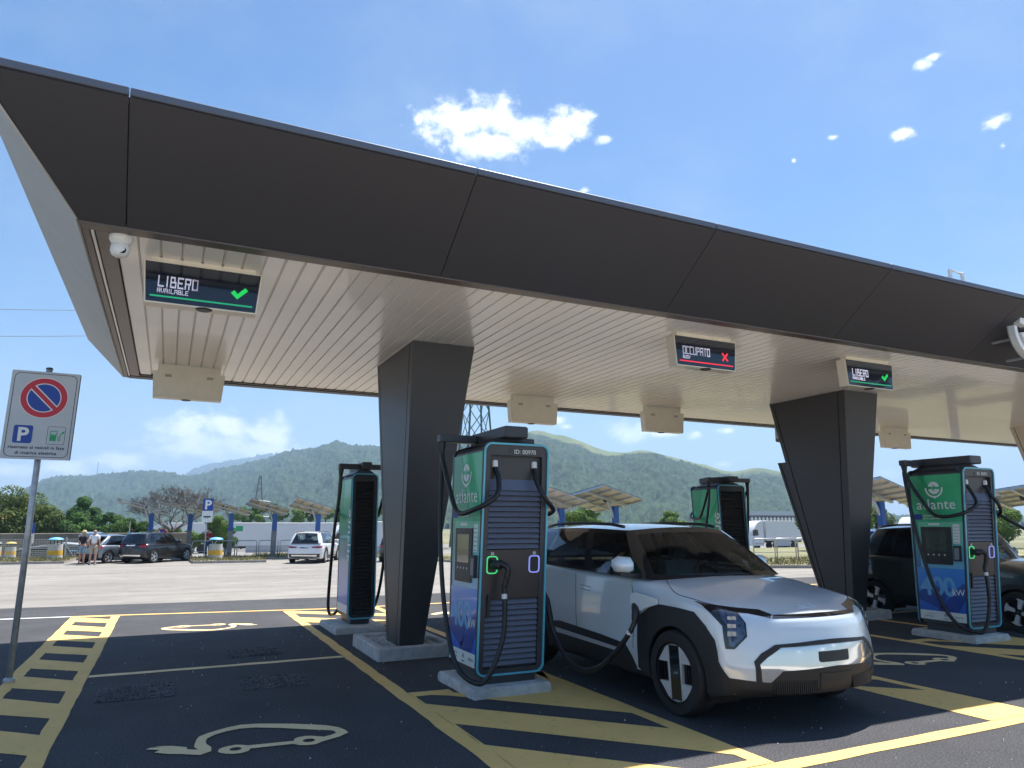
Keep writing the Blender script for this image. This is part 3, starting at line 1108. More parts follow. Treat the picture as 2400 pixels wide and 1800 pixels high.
            tx = lambda s, a, z, size, m_, bold=0., al='CENTER', sp=1., up=.0025: text('side_lettering', s, size, frame(PD(*q(a, z), up), ex, (0, 0, 1)), m_, t, .001, bold, al, sp)
            tx('atlante', .50, 1.815, .205, M['print_white'], .001, sp=1.06)
            plate([q(.80, 1.665), q(.97, 1.665), q(.97, 1.745), q(.80, 1.745)], PD, .002, .0035).build('flag_print', M['euflag'], t)
            tx('Co-funded by', .77, 1.712, .034, M['print_white'], .0005, 'LEFT')
            tx('the European Union', .77, 1.672, .034, M['print_white'], .0005, 'LEFT')
            tx('400', .56, .60, .36, M['print_pale'], .010, sp=.95)
            tx('kW', .135, .615, .12, M['print_white'], .001, up=.0055)
            tx('powered by', .76, .325, .026, M['print_grey'])
            tx('evolution', .80, .285, .040, M['print_grey'])
            c = q(.44, .327)
            logo(t, lambda y, z, d: PD(y, z, d + .002), c[0], c[1], .022, M['print_grey'])
            tx('atlante', .44, .268, .030, M['print_grey'])
            tx('NHOA', .15, .30, .040, M['print_grey'])
        else:
            plate([q(.0, 2.31), q(.42, 2.31), q(.30, 1.9), q(.62, 1.62), q(.30, 1.62), q(0, 1.95)], PD, .0002, .0006).build('printed_facet', M['film_trig'], t)
            text('side_lettering', 'atlante', .30, frame(PD(*q(.84, 1.02), .0025), (0, 0, 1), (0, 1 if P is not PL else -1, 0)) @ Matrix.Rotation(0, 4, 'Z'), M['print_white'], t, .001, .004, 'LEFT')
    side(PL, True)
    side(PR, False)
    # ---- cable gantry on top
    gt = MB()
    gt.loft([[(.03, yf(2.39) + .14, 2.386), (w - .03, yf(2.39) + .14, 2.386), (w - .03, .63, 2.386), (.03, .63, 2.386)],
             [(w * .30, yf(2.39) + .16, 2.455), (w * .70, yf(2.39) + .16, 2.455), (w * .70, .62, 2.455), (w * .30, .62, 2.455)]])
    gt.build('gantry_foot', M['ch_dark'], t)
    MB().bbox(w * .32, w * .68, yf(2.4) + .02, .78, 2.456, 2.575, .012).build('gantry_beam', M['ch_dark'], t)
    for s in (0, 1):
        a, c = (w * .68 + .002, w + .20) if s else (-.20, w * .32 - .002)
        MB().bbox(a, c, .55, .66, 2.462, 2.545, .008).build('gantry_arm', M['ch_dark'], t)
        e = c - .04 if s else a + .04
        MB().tube([(e, .605, 2.465), (e, .605, 2.40), (e, .60, 2.35)], [.045, .036, .026], 8).build('cable_guide', M['black'], t)
    # ---- cables
    def cable(pts, n=7, r=.025):
        return MB().tube(spline(pts, n), r, 8).build('cable', M['rubber'], t, smooth=True)
    for s in (0, 1):
        x0 = w * .80 if s else w * .20
        sg = 1 if s else -1
        xe = w + .16 if s else -.16
        xs_ = w if s else 0
        MB().lathe([(.024, 0), (.030, .01), (.030, .055), (.024, .07)], 10, (x0, yf(2.2) + .055, 2.155)).build('cable_gland', M['tapewhite'], t)
        cable([(x0, yf(2.2) + .055, 2.16), (x0 - sg * .01, yf(2.0) - .03, 2.02), (x0 + sg * .05, yf(1.9) - .10, 1.86), (xs_ + sg * .07, yf(1.8) + .02, 1.74), (xs_ + sg * .12, .22, 1.72), (xs_ + sg * .14, .42, 1.98), (xe, .57, 2.26), (xe, .60, 2.37)])
        if (s == 1 and right_path) or (s == 0 and left_path):
            cable(right_path if s else left_path)
            continue
        xs2 = xb if s else xa
        cable([(xe, .62, 2.37), (xe - .0 * sg, .60, 2.1), (xs_ + sg * .20, .50, 1.5), (xs_ + sg * .20, .34, .8), (xs_ + sg * .16, .12, .30), (xs_ + sg * .05, -.12, .155), (xs_ - sg * .06, -.19, .23), (xs2 + sg * -.06, -.19, .55), (xs2 - sg * .085, -.18, .85), (xs2 - sg * .08, -.17, 1.02)])
        MB().tube([(xs2 - sg * .082, -.178, .90), (xs2 - sg * .081, -.175, .945)], .0275, 10).build('cable_tag', M['tapewhite'], t)
        # plug: body in the socket, bent handle
        MB().tube([(xs2 - sg * .0, yf(1.2) + .005, 1.215), (xs2 - sg * .02, -.13, 1.215), (xs2 - sg * .045, -.175, 1.205)], [.042, .046, .040], 10).build('plug_head', M['black'], t, True)
        MB().tube(spline([(xs2 - sg * .03, -.165, 1.235), (xs2 - sg * .10, -.20, 1.19), (xs2 - sg * .10, -.19, 1.10), (xs2 - sg * .078, -.17, 1.0)], 5), [.030] * 11 + [.026] * 5, 8).build('plug_handle', M['black'], t, True)
    return t


def pad(x0, x1, y0, y1, h, label):
    n, k = 14, 14
    mb_ = MB()
    rings = []
    for z, i in ((-.02, 0), (h * .5, .0), (h - .012, .004), (h, .016)):
        ring = []
        c = [(x0 + i, y0 + i), (x1 - i, y0 + i), (x1 - i, y1 - i), (x0 + i, y1 - i)]
        for a in range(4):
            p, q = Vector(c[a]), Vector(c[(a + 1) % 4])
            for s in range(n):
                v = p + (q - p) * s / n
                ring.append((v.x + random.uniform(-.008, .008), v.y + random.uniform(-.008, .008), z + (random.uniform(-.004, .004) if z > 0 else 0)))
        rings.append(ring)
    mb_.loft(rings)
    return tag(mb_.build('charger_plinth', M['concrete'], angle=50), label, 'concrete base', 'concrete bases under the chargers')


pad(2.69, 3.51, 6.43, 7.40, .095, 'rough concrete base under the charger beside the silver car')
pad(10.04, 10.80, 6.36, 7.30, .09, 'rough concrete base under the charger at the right edge')
pad(2.36, 3.12, 10.93, 12.1, .09, 'concrete base under the narrow charger behind the nearest column')
pad(10.0, 10.95, 11.15, 12.3, .09, 'concrete base under the charger behind the silver car')
# charge lead to the silver car, in the near charger's own frame (origin 2.75, 6.53)
LEAD = [(.89, .62, 2.37), (.90, .60, 2.0), (.86, .45, 1.4), (.87, .19, .79), (.93, .13, .48), (.97, -.08, .27), (1.01, -.28, .21), (1.05, -.51, .27), (1.10, -.72, .43), (1.15, -.88, .62), (1.195, -.92, .735)]
charger('charging_station', (2.75, 6.53, 0), 0, .73, 'green and blue rapid charger nearest the camera, left of the silver car', 'ID: 00970', right_path=LEAD)
t = bpy.data.objects['charging_station']
MB().tube(spline([(1.19, -.915, .72), (1.215, -.90, .80), (1.25, -.85, .845), (1.30, -.80, .85)], 5), [.024, .03, .034, .036, .037, .037, .037, .037, .038, .038, .04, .042, .042, .042, .042, .04], 8).build('car_plug', M['black'], t, True)
MB().tube([(1.148, -.875, .61), (1.156, -.885, .64)], .0275, 10).build('cable_tag', M['tapewhite'], t)
charger('charging_station', (10.1, 6.46, 0), 0, .73, 'green and blue rapid charger at the right, before the dark green car', 'ID: 00971',
        right_path=[(.89, .62, 2.37), (1.0, .5, 2.12), (1.22, .2, 1.8), (1.5, -.1, 1.5), (1.75, -.5, 1.22)])
charger('charging_station', (3.02, 11.95, 0), pi, .435, 'narrow dark-backed charger partly hidden behind the nearest column', 'ID: 00972')
charger('charging_station', (10.86, 12.05, 0), pi, .73, 'charger seen from its louvred back above the silver car', 'ID: 00973')

# ================================================================ hanging displays
M['ledblack'] = mat('display glass', (.012, .016, .028), .12, coat=.6)
M['led_white'] = mat('white LEDs', (.6, .6, .7), .5, emit=(.80, .80, 1.0), estr=.36)
M['led_green'] = mat('green LEDs', (.02, .5, .12), .5, emit=(.0, .62, .08), estr=.30)
M['led_dgreen'] = mat('dim green LEDs', (.02, .3, .14), .5, emit=(.01, .30, .13), estr=.36)
M['led_red'] = mat('red LEDs', (.6, .02, .03), .5, emit=(.85, .03, .06), estr=.42)
GLY = {'L': '10000 10000 10000 10000 10000 10000 11111', 'I': '010 010 010 010 010 010 010', 'B': '11110 10010 10010 11111 10001 10001 11111',
       'E': '11111 10000 10000 11110 10000 10000 11111', 'R': '11111 10001 10001 11111 10010 10010 10010', 'O': '11111 10001 10001 10001 10001 10001 11111',
       'C': '11111 10000 10000 10000 10000 10000 11111', 'U': '10001 10001 10001 10001 10001 10001 11111', 'P': '11111 10001 10001 11111 10000 10000 10000',
       'A': '11111 10001 10001 11111 10001 10001 10001', 'T': '11111 00100 00100 00100 00100 00100 00100', 'V': '10001 10001 10001 10001 10001 01010 00100',
       'S': '11111 10000 10000 11111 00001 00001 11111', 'Y': '10001 10001 10001 01010 00100 00100 00100'}


def led_text(s, x, z, ph, pw, P, name, m, root):
    """pixel lettering; every letter one mesh of small raised tiles"""
    for ch in s:
        mb_ = MB()
        rows = GLY[ch].split()
        for r_, row in enumerate(rows):
            for c_, v in enumerate(row):
                if v == '1':
                    a, b = x + c_ * pw, z - r_ * ph
                    q = [(a, b - ph * .96), (a + pw * .97, b - ph * .96), (a + pw * .97, b), (a, b)]
                    mb_.add([P(*p, 0) for p in q] + [P(*p, .002) for p in q], [(3, 2, 1, 0), (0, 1, 5, 4), (1, 2, 6, 5), (2, 3, 7, 6), (3, 0, 4, 7)])
        x += (len(rows[0]) + 1) * pw
        mb_.build(name, m, root)


def display(cx_, y, z0, z1, rz, label, word, sub, ok):
    t = empty('status_display', (cx_, y, 0), rz)
    tag(t, label, 'display', 'status displays hanging from the soffit')
    hw1, hw0 = .49, .46
    h = z1 - z0
    Q = lambda f, z: (hw0 + (hw1 - hw0) * (z - z0) / h) * f
    b = MB()
    b.loft([[(-hw0 - .012, .0, z0 - .012), (hw0 + .012, .0, z0 - .012), (hw0 + .012, .15, z0 - .012), (-hw0 - .012, .15, z0 - .012)],
            [(-hw1 - .012, .0, z1 + .008), (hw1 + .012, .0, z1 + .008), (hw1 + .012, .15, z1 + .008), (-hw1 - .012, .15, z1 + .008)]])
    b.build('housing', M['offwhite'], t)
    MB().box(-hw1 + .05, hw1 - .05, .02, .13, z1 + .008, SOF + .002).build('hanger', M['offwhite'], t)
    P = lambda x, z, d: (x, -.004 - d, z)
    plate([(-hw0, z0), (hw0, z0), (hw1, z1), (-hw1, z1)], lambda x, z, d: (x, -d, z), 0.0005, .004).build('screen', M['ledblack'], t)
    # the back cover with its two vents and the eye below the screen
    plate([(-hw0 + .01, z0 + .01), (hw0 - .01, z0 + .01), (hw1 - .01, z1 - .02), (-hw1 + .01, z1 - .02)], lambda x, z, d: (x, .1505 + d, z), 0, .004).build('back_cover', M['offwhite'], t)
    for s in (-1, 1):
        for k in range(3):
            MB().box(s * .29 - .045, s * .29 + .045, .155, .158, z1 - .075 + k * .014, z1 - .068 + k * .014).build('vent', M['trim'], t)
    for s in (-.36, -.12, .12, .36):
        for zz_ in (z0 + .035, z1 - .035):
            MB().lathe([(.006, 0), (.006, .004)], 8, (s, .1545, zz_), 'y').build('screw', M['steel'], t)
    MB().lathe([(.075, 0), (.06, -.010)], 14, (.02, .05, z0 - .012)).build('sensor', M['black'], t)
    s = h / .375
    led_text(word, -hw0 + .085, z1 - .125 * s, .0155 * s, .0100 if len(word) < 7 else .0092, P, 'status_letter', M['led_white'], t)
    led_text(sub, -hw0 + .085, z1 - .246 * s, .0062 * s, .0050, P, 'subtitle_letter', M['led_white'], t)
    plate([(-hw0 + .03, z0 + .045), (hw0 - .03, z0 + .045), (hw0 - .03, z0 + .060), (-hw0 + .03, z0 + .060)], P, 0, .002).build('status_bar', M['led_dgreen' if ok else 'led_red'], t)
    if ok:
        q = [(.235, .17), (.265, .20), (.295, .165), (.36, .235), (.385, .205), (.295, .112)]
        plate([(x, z0 + z * s) for x, z in q], P, 0, .002).build('status_tick', M['led_green'], t)
    else:
        for sg in (-1, 1):
            q = [(-.055, -.045), (-.035, -.058), (.055, .045), (.035, .058)]
            plate([(.305 + sg * a, z0 + .165 * s + b) for a, b in q], P, .0003 * (sg + 1), .002 + .0004 * sg).build('status_cross', M['led_red'], t)
    return t


display(.118, 6.80, 3.548, 3.915, 0, 'large hanging display showing LIBERO near the white camera', 'LIBERO', 'AVAILABLE', True)
display(6.0, 6.80, 3.548, 3.915, 0, 'hanging display showing OCCUPATO with a red cross', 'OCCUPATO', 'BUSY', False)
display(9.04, 6.80, 3.548, 3.915, 0, 'hanging display showing LIBERO just before the second column', 'LIBERO', 'AVAILABLE', True)
for x, lab in ((.118, 'cream back of the hanging display above the hills at the left'), (6.03, 'cream back of the hanging display just right of the nearest column'),
               (9.04, 'cream back of the hanging display left of the second column'), (16.2, 'cream back of the hanging display right of the second column')):
    display(x, 11.75, 3.465, 3.85, pi, lab, 'LIBERO', 'AVAILABLE', True)

# ================================================================ cameras on the canopy
t = empty('security_camera', (-.545, 6.40, 3.945))
MB().lathe([(.086, .02), (.092, .0), (.09, -.025), (.075, -.05), (.062, -.058)], 24).build('mount', M['white'], t, angle=40)
MB().lathe([(.060, -.055), (.072, -.075), (.074, -.12), (.060, -.155), (.03, -.172), (.004, -.176)], 24, (0, 0, 0)).build('dome', M['white'], t, angle=40)
MB().lathe([(.030, 0), (.030, .014)], 16, (.02, -.062, -.125), 'y').build('lens', M['blackgloss'], t)
tag(t, 'small white dome camera in the canopy corner beside LIBERO', 'camera')
t = empty('emblem_sign', (0, 5.56, 0))
tag(t, 'large white round emblem standing off the canopy fascia at the right edge', 'sign')
logo(t, lambda x, z, d: (x, -40 * d, z), 10.74, 4.19, .385, M['white'])
logo(t, lambda x, z, d: (x, .012 - d * 5, z), 10.74, 4.19, .395, M['steel'])
for dx, dz in ((-.3, -.05), (.0, .15), (.3, -.05), (0, -.28)):
    MB().tube([(10.74 + dx, .0, 4.19 + dz), (10.74 + dx, .30, 4.19 + dz)], .02, 6).build('standoff', M['steel'], t)
t = empty('roof_bracket', (9.37, 5.60, 4.62))
MB().tube([(-.14, 0, 0), (-.13, 0, .34), (.13, 0, .34), (.15, 0, 0)], .028, 6).build('hoop', M['white'], t)
tag(t, 'small white metal hoop standing on the canopy roof', 'bracket')

# ================================================================ parking sign at the left
t = empty('parking_sign', (-1.335, 9.21, 0))
tag(t, 'grey parking sign on a steel post: no parking, reserved for electric charging', 'sign')
MB().tube([(0, 0, -.05), (0, 0, 3.30)], .031, 16).build('post', M['steel'], t, smooth=True)
MB().lathe([(.035, 0), (.035, .015), (.02, .022)], 12, (0, 0, 3.30)).build('post_cap', M['black'], t)
MB().lathe([(.055, 0), (.055, .03), (.035, .05)], 14, (0, 0, 0)).build('post_collar', M['steel'], t)
PS = lambda x, z, d: (x - .005 + (z - 2.77) * .012, -.062 - d, z)
M['signface'] = mat('grey sign face', (.52, .55, .58), .45, var=.06, scale=4)
M['signedge'] = mat('dark sign edge', (.05, .06, .10), .5)
M['signblue'] = mat('sign blue', (.012, .06, .34), .45)
M['signred'] = mat('sign red', (.55, .025, .05), .45)
M['signgreen'] = mat('sign green', (.01, .33, .12), .45)
M['signink'] = mat('sign ink', (.03, .04, .07), .5)
plate(rrect(-.318, .318, 2.29, 3.255, .01, 2), lambda x, z, d: PS(x, z, d), -.028, -.0).build('plate_back', M['signedge'], t)
plate(rrect(-.328, .312, 2.288, 3.258, .012, 2), PS, .0005, .006).build('plate_face', M['signface'], t)
ring_band(rrect(-.300, .290, 2.312, 3.235, .06), rrect(-.294, .284, 2.318, 3.229, .055), PS, .0065, .008).build('border_line', M['signink'], t)
cc = (-.002, 2.965)
CP = lambda r, n=44: [(cc[0] + r * cos(2 * pi * k / n), cc[1] + r * sin(2 * pi * k / n)) for k in range(n)]
plate(CP(.226), PS, .0065, .0075).build('prohibition_disc', M['white'], t)
plate(CP(.219), PS, .0078, .0088).build('prohibition_disc', M['signred'], t)
plate(CP(.162), PS, .0091, .0100).build('prohibition_disc', M['white'], t)
for s in (1, -1):                        # the two blue halves either side of the slash
    a0 = radians(135)
    ux, uz = cos(a0), sin(a0)
    nx_, nz_ = -uz * s, ux * s
    off, r = .034, .152
    half = math.acos(off / r)
    base = atan2(nz_, nx_)
    plate([(cc[0] + r * cos(base + (2 * k / 20 - 1) * half), cc[1] + r * sin(base + (2 * k / 20 - 1) * half)) for k in range(21)], PS, .0103, .0112).build('prohibition_half', M['signblue'], t)
ux, uz = cos(radians(135)), sin(radians(135))
plate([(cc[0] + ux * a - uz * b, cc[1] + uz * a + ux * b) for a, b in ((-.17, -.022), (.17, -.022), (.17, .022), (-.17, .022))], PS, .0103, .0113).build('prohibition_slash', M['signred'], t)
plate(rrect(-.238, -.062, 2.46, 2.655, .022), PS, .0065, .0078).build('parking_square', M['signblue'], t)
text('parking_letter', 'P', .205, frame(PS(-.150, 2.487, .0085), (1, 0, 0), (0, 0, 1)), M['white'], t, .001, .006)
ring_band(rrect(.072, .242, 2.455, 2.655, .018), rrect(.076, .238, 2.459, 2.651, .015), PS, .0065, .0078).build('pictogram_frame', M['signink'], t)
plate([(.100, 2.495), (.160, 2.495), (.160, 2.56), (.100, 2.56)], PS, .0065, .0078).build('pump_pictogram', M['signgreen'], t)
ring_band([(.100, 2.562), (.168, 2.562), (.168, 2.606), (.100, 2.606)][::-1], [(.108, 2.568), (.160, 2.568), (.160, 2.598), (.108, 2.598)][::-1], PS, .0065, .0078).build('pump_pictogram', M['signgreen'], t)
for a, b in (((.166, 2.545), (.180, 2.54)), ((.180, 2.54), (.182, 2.50)), ((.182, 2.50), (.196, 2.50)), ((.196, 2.50), (.196, 2.565)), ((.196, 2.565), (.212, 2.585))):
    MB().tube([PS(a[0], a[1], .0075), PS(b[0], b[1], .0075)], .0035, 6).build('pump_hose', M['signgreen'], t)
plate([(.203, 2.572), (.222, 2.578), (.236, 2.600), (.230, 2.606), (.213, 2.598)], PS, .0065, .0078).build('pump_plug', M['signgreen'], t)
text('sign_text', 'riservato ai veicoli in fase', .047, frame(PS(-.008, 2.402, .0075), (1, 0, 0), (0, 0, 1)), M['signink'], t, .001, .0012, 'CENTER', 1.06)
text('sign_text', 'di ricarica elettrica', .047, frame(PS(-.008, 2.342, .0075), (1, 0, 0), (0, 0, 1)), M['signink'], t, .001, .0012, 'CENTER', 1.06)
# ================================================================ cars: shared builders
# local frame: nose towards -y, front axle at y = 0, ground at z = 0
def paint(name, col, metal=.55, rough=.32):
    m = mat(name, col, rough, metal=metal, coat=1.0, var=.03, scale=400)
    m.node_tree.nodes['Principled BSDF'].inputs['Coat Roughness'].default_value = .03
    return m


M['tyre'] = mat('tyre rubber', (.014, .014, .015), .75, var=.3, scale=30, bump=.1, bscale=120)
M['clad'] = mat('black cladding', (.016, .017, .019), .55, var=.12, scale=80, bump=.05, bscale=300)
M['alloy'] = mat('silver alloy', (.66, .67, .69), .3, metal=.35, coat=.4)
M['alloy_dark'] = mat('dark alloy', (.012, .012, .014), .35, metal=.3)
M['glass_dark'] = glass('dark tinted glass', (.30, .33, .37), .03, dens=.35)
M['glass_clear'] = glass('green tinted windscreen', (.74, .90, .86), .0, dens=.86)
M['lamp_glass'] = glass('lamp cover', (.8, .86, .95), .10, dens=.8)
M['chrome'] = mat('bright chrome', (.75, .76, .78), .08, metal=1.)
M['taillight'] = mat('red lamp', (.32, .008, .015), .15, coat=.8)
M['cabin'] = mat('grey cabin trim', (.11, .115, .118), .7, var=.1, scale=20)
M['seat'] = mat('grey seat cloth', (.24, .25, .25), .85, var=.15, scale=25)
M['liner'] = mat('wheel arch liner', (.006, .006, .007), .9)
M['numplate'] = mat('number plate', (.62, .64, .66), .35)


def smooth_interp(tab):
    xs_ = [a for a, b in tab]
    ys_ = [b for a, b in tab]
    xx = np.linspace(xs_[0], xs_[-1], 241)
    yy = np.interp(xx, xs_, ys_)
    k = 9
    yp = np.concatenate([np.full(k, yy[0]) - (yy[1:k + 1] - yy[0])[::-1], yy, np.full(k, yy[-1]) + (yy[-1] - yy[-k - 1:-1])[::-1]])
    ker = np.hanning(2 * k + 1)
    ker /= ker.sum()
    ys2 = np.convolve(yp, ker, 'valid')
    return lambda v: float(np.interp(v, xx, ys2))


def tub_mesh(sp):
    """lower body: a rounded box bent to the car's side profile, plan and tumblehome"""
    y0, y1 = sp['y0'], sp['y1']
    zt, zb, wd = smooth_interp(sp['ztop']), smooth_interp(sp['zbot']), smooth_interp(sp['w'])
    L, Wn, Hn = (y1 - y0) / 2, .9, .42
    rx, ry, rz = sp.get('r', (.16, .26, .09))
    ny, nx, nz = sp.get('n', (128, 40, 26))
    fr, rr = sp['rake_f'], sp['rake_r']
    crown = smooth_interp(sp['crown'])
    tumble = smooth_interp(sp['tumble'])

    def warp(a, b, c):
        q = np.array([a * Wn, b * L, c * Hn])
        h = np.array([Wn, L, Hn])
        r = np.array([rx, ry, rz])
        inner = np.clip(q, -(h - r), h - r)
        d = (q - inner) / r
        n = np.linalg.norm(d)
        mxd = np.abs(d).max()
        if n > 1e-9:
            d = d / n * mxd
        q = inner + d * r
        xn, y, zn = q[0] / Wn, q[1] + (y0 + y1) / 2, q[2] / Hn
        t = (zn + 1) / 2
        z = zb(y) + (zt(y) - zb(y)) * t
        x = xn * wd(y) * tumble(z)
        z += crown(y) * (1 - xn * xn) * max(0., t) ** 6
        ff = max(0., min(1., (y0 + .75 - y) / .75)) ** 2
        rf = max(0., min(1., (y - (y1 - .6)) / .6)) ** 2
        y += ff * (np.interp(z, [p[0] for p in fr], [p[1] for p in fr]) + sp.get('bow_f', .05) * xn * xn)
        y -= rf * (np.interp(z, [p[0] for p in rr], [p[1] for p in rr]) + sp.get('bow_r', .05) * xn * xn)
        return (x, y, z)
    idx, vs, fs = {}, [], []
    A, B, C = np.linspace(-1, 1, nx + 1), np.linspace(-1, 1, ny + 1), np.linspace(-1, 1, nz + 1)
    # denser columns towards both ends
    B = np.sign(B) * (1 - (1 - np.abs(B)) ** 1.25) if sp.get('dense', True) else B

    def vid(i, j, k):
        key = (i, j, k)
        if key not in idx:
            idx[key] = len(vs)
            vs.append(warp(A[i], B[j], C[k]))
        return idx[key]
    for i in range(nx):
        for j in range(ny):
            fs.append((vid(i, j, nz), vid(i + 1, j, nz), vid(i + 1, j + 1, nz), vid(i, j + 1, nz)))
            fs.append((vid(i, j, 0), vid(i, j + 1, 0), vid(i + 1, j + 1, 0), vid(i + 1, j, 0)))
    for k in range(nz):
        for j in range(ny):
            fs.append((vid(0, j, k), vid(0, j, k + 1), vid(0, j + 1, k + 1), vid(0, j + 1, k)))
            fs.append((vid(nx, j, k), vid(nx, j + 1, k), vid(nx, j + 1, k + 1), vid(nx, j, k + 1)))
        for i in range(nx):
            fs.append((vid(i, 0, k), vid(i + 1, 0, k), vid(i + 1, 0, k + 1), vid(i, 0, k + 1)))
            fs.append((vid(i, ny, k), vid(i, ny, k + 1), vid(i + 1, ny, k + 1), vid(i + 1, ny, k)))
    return vs, fs


def cut_faces(vs, fs, test):
    out = []
    for f in fs:
        c = [sum(vs[i][k] for i in f) / len(f) for k in range(3)]
        if not test(*c):
            out.append(f)
    return out


DIRS = {'L': ((1, 0, 0), (0, 1, 0)), 'R': ((-1, 0, 0), (0, 1, 0)), 'F': ((0, 1, 0), (1, 0, 0)), 'B': ((0, -1, 0), (1, 0, 0))}


class Skin:
    """lays pieces onto a car's body surface"""

    def __init__(self, vs, fs, root):
        self.bvh = BVHTree.FromPolygons([Vector(v) for v in vs], fs)
        self.root = root

    def hit(self, O, D):
        loc, nrm, i, d = self.bvh.ray_cast(O, D)
        if loc is None:
            loc, nrm, i, d = self.bvh.find_nearest(O + D * 5)
        if nrm.dot(D) > 0:
            nrm = -nrm
        return loc, nrm

    def patch(self, name, m, pts, D, off=.004, thick=.012, res=.03, parent=None, smooth=True, V=(0, 0, 1), lift=None):
        """pts: outline as (u, v) along U, V, or 3D points; D: look direction onto the body"""
        if isinstance(D, str):
            D = DIRS[D][0]
        D = Vector(D).normalized()
        V = Vector(V)
        V = (V - D * V.dot(D)).normalized()
        U = V.cross(D).normalized()
        if D.cross(V).dot(Vector((0, 1, 0))) > 0 and abs(D.x) > .7 or abs(D.x) <= .7 and U.x < 0:
            U = -U
        if abs(D.x) > .7 and U.y < 0:
            U = -U
        P2 = [Vector((p[0], p[1])) if len(p) == 2 else Vector((Vector(p).dot(U), Vector(p).dot(V))) for p in pts]
        # resample the outline
        ol = []
        for i in range(len(P2)):
            a, b = P2[i], P2[(i + 1) % len(P2)]
            n = max(1, int((b - a).length / res))
            ol += [a + (b - a) * k / n for k in range(n)]
        n0 = len(ol)
        x0, x1 = min(p.x for p in ol), max(p.x for p in ol)
        z0, z1 = min(p.y for p in ol), max(p.y for p in ol)
        inn = []

        def inside(x, y):
            c = False
            for i in range(n0):
                a, b = ol[i], ol[i - 1]
                if (a.y > y) != (b.y > y) and x < (b.x - a.x) * (y - a.y) / (b.y - a.y) + a.x:
                    c = not c
            return c
        gx = np.arange(x0 + res * .5, x1, res)
        gz = np.arange(z0 + res * .5, z1, res)
        for a in gx:
            for b in gz:
                if inside(a, b) and min((Vector((a, b)) - p).length_squared for p in ol) > (res * .45) ** 2:
                    inn.append(Vector((a, b)))
        r = delaunay_2d_cdt(ol + inn, [(i, (i + 1) % n0) for i in range(n0)], [], 1, 1e-6)
        v2, faces = r[0], [tuple(f) for f in r[2]]
        top, low = [], []
        for p in v2:
            O = U * p.x + V * p.y - D * 5
            loc, nrm = self.hit(O, D)
            o_ = off if lift is None else off + lift(p.x, p.y)
            top.append(loc + nrm * o_)
            low.append(loc - nrm * thick)
        mb_ = MB()
        ec = {}
        for f in faces:
            for i in range(len(f)):
                e = (f[i], f[(i + 1) % len(f)])
                k = tuple(sorted(e))
                ec[k] = None if k in ec else e
        mb_.v = [tuple(p) for p in top] + [tuple(p) for p in low]
        mb_.f = faces + [(e[1], e[0], e[0] + len(top), e[1] + len(top)) for e in ec.values() if e]
        ob = mb_.build(name, m, parent or self.root, smooth=smooth, angle=38 if smooth else None)
        return ob

    def line(self, name, m, pts, D, w=.004, off=.0015, parent=None, step=.02):
        """a thin panel gap drawn along the surface"""
        if isinstance(D, str):
            D = DIRS[D][0]
        D = Vector(D).normalized()
        pp = spline([Vector((p[0], p[1], 0)) for p in pts], 6) if len(pts) > 2 else [Vector((*p, 0)) for p in pts]
        path = []
        V = Vector((0, 0, 1)) if abs(D.z) < .9 else Vector((0, 1, 0))
        U = Vector((0, 1, 0)) if abs(D.x) > .7 else Vector((1, 0, 0))
        for i in range(len(pp) - 1):
            a, b = pp[i], pp[i + 1]
            n = max(1, int((b - a).length / step))
            for k in range(n + (i == len(pp) - 2)):
                p = a + (b - a) * k / n
                loc, nrm = self.hit(U * p.x + V * p.y - D * 5, D)
                path.append(loc + nrm * (off - w * .6))
        return MB().tube(path, w, 6).build(name, m, parent or self.root, smooth=True)


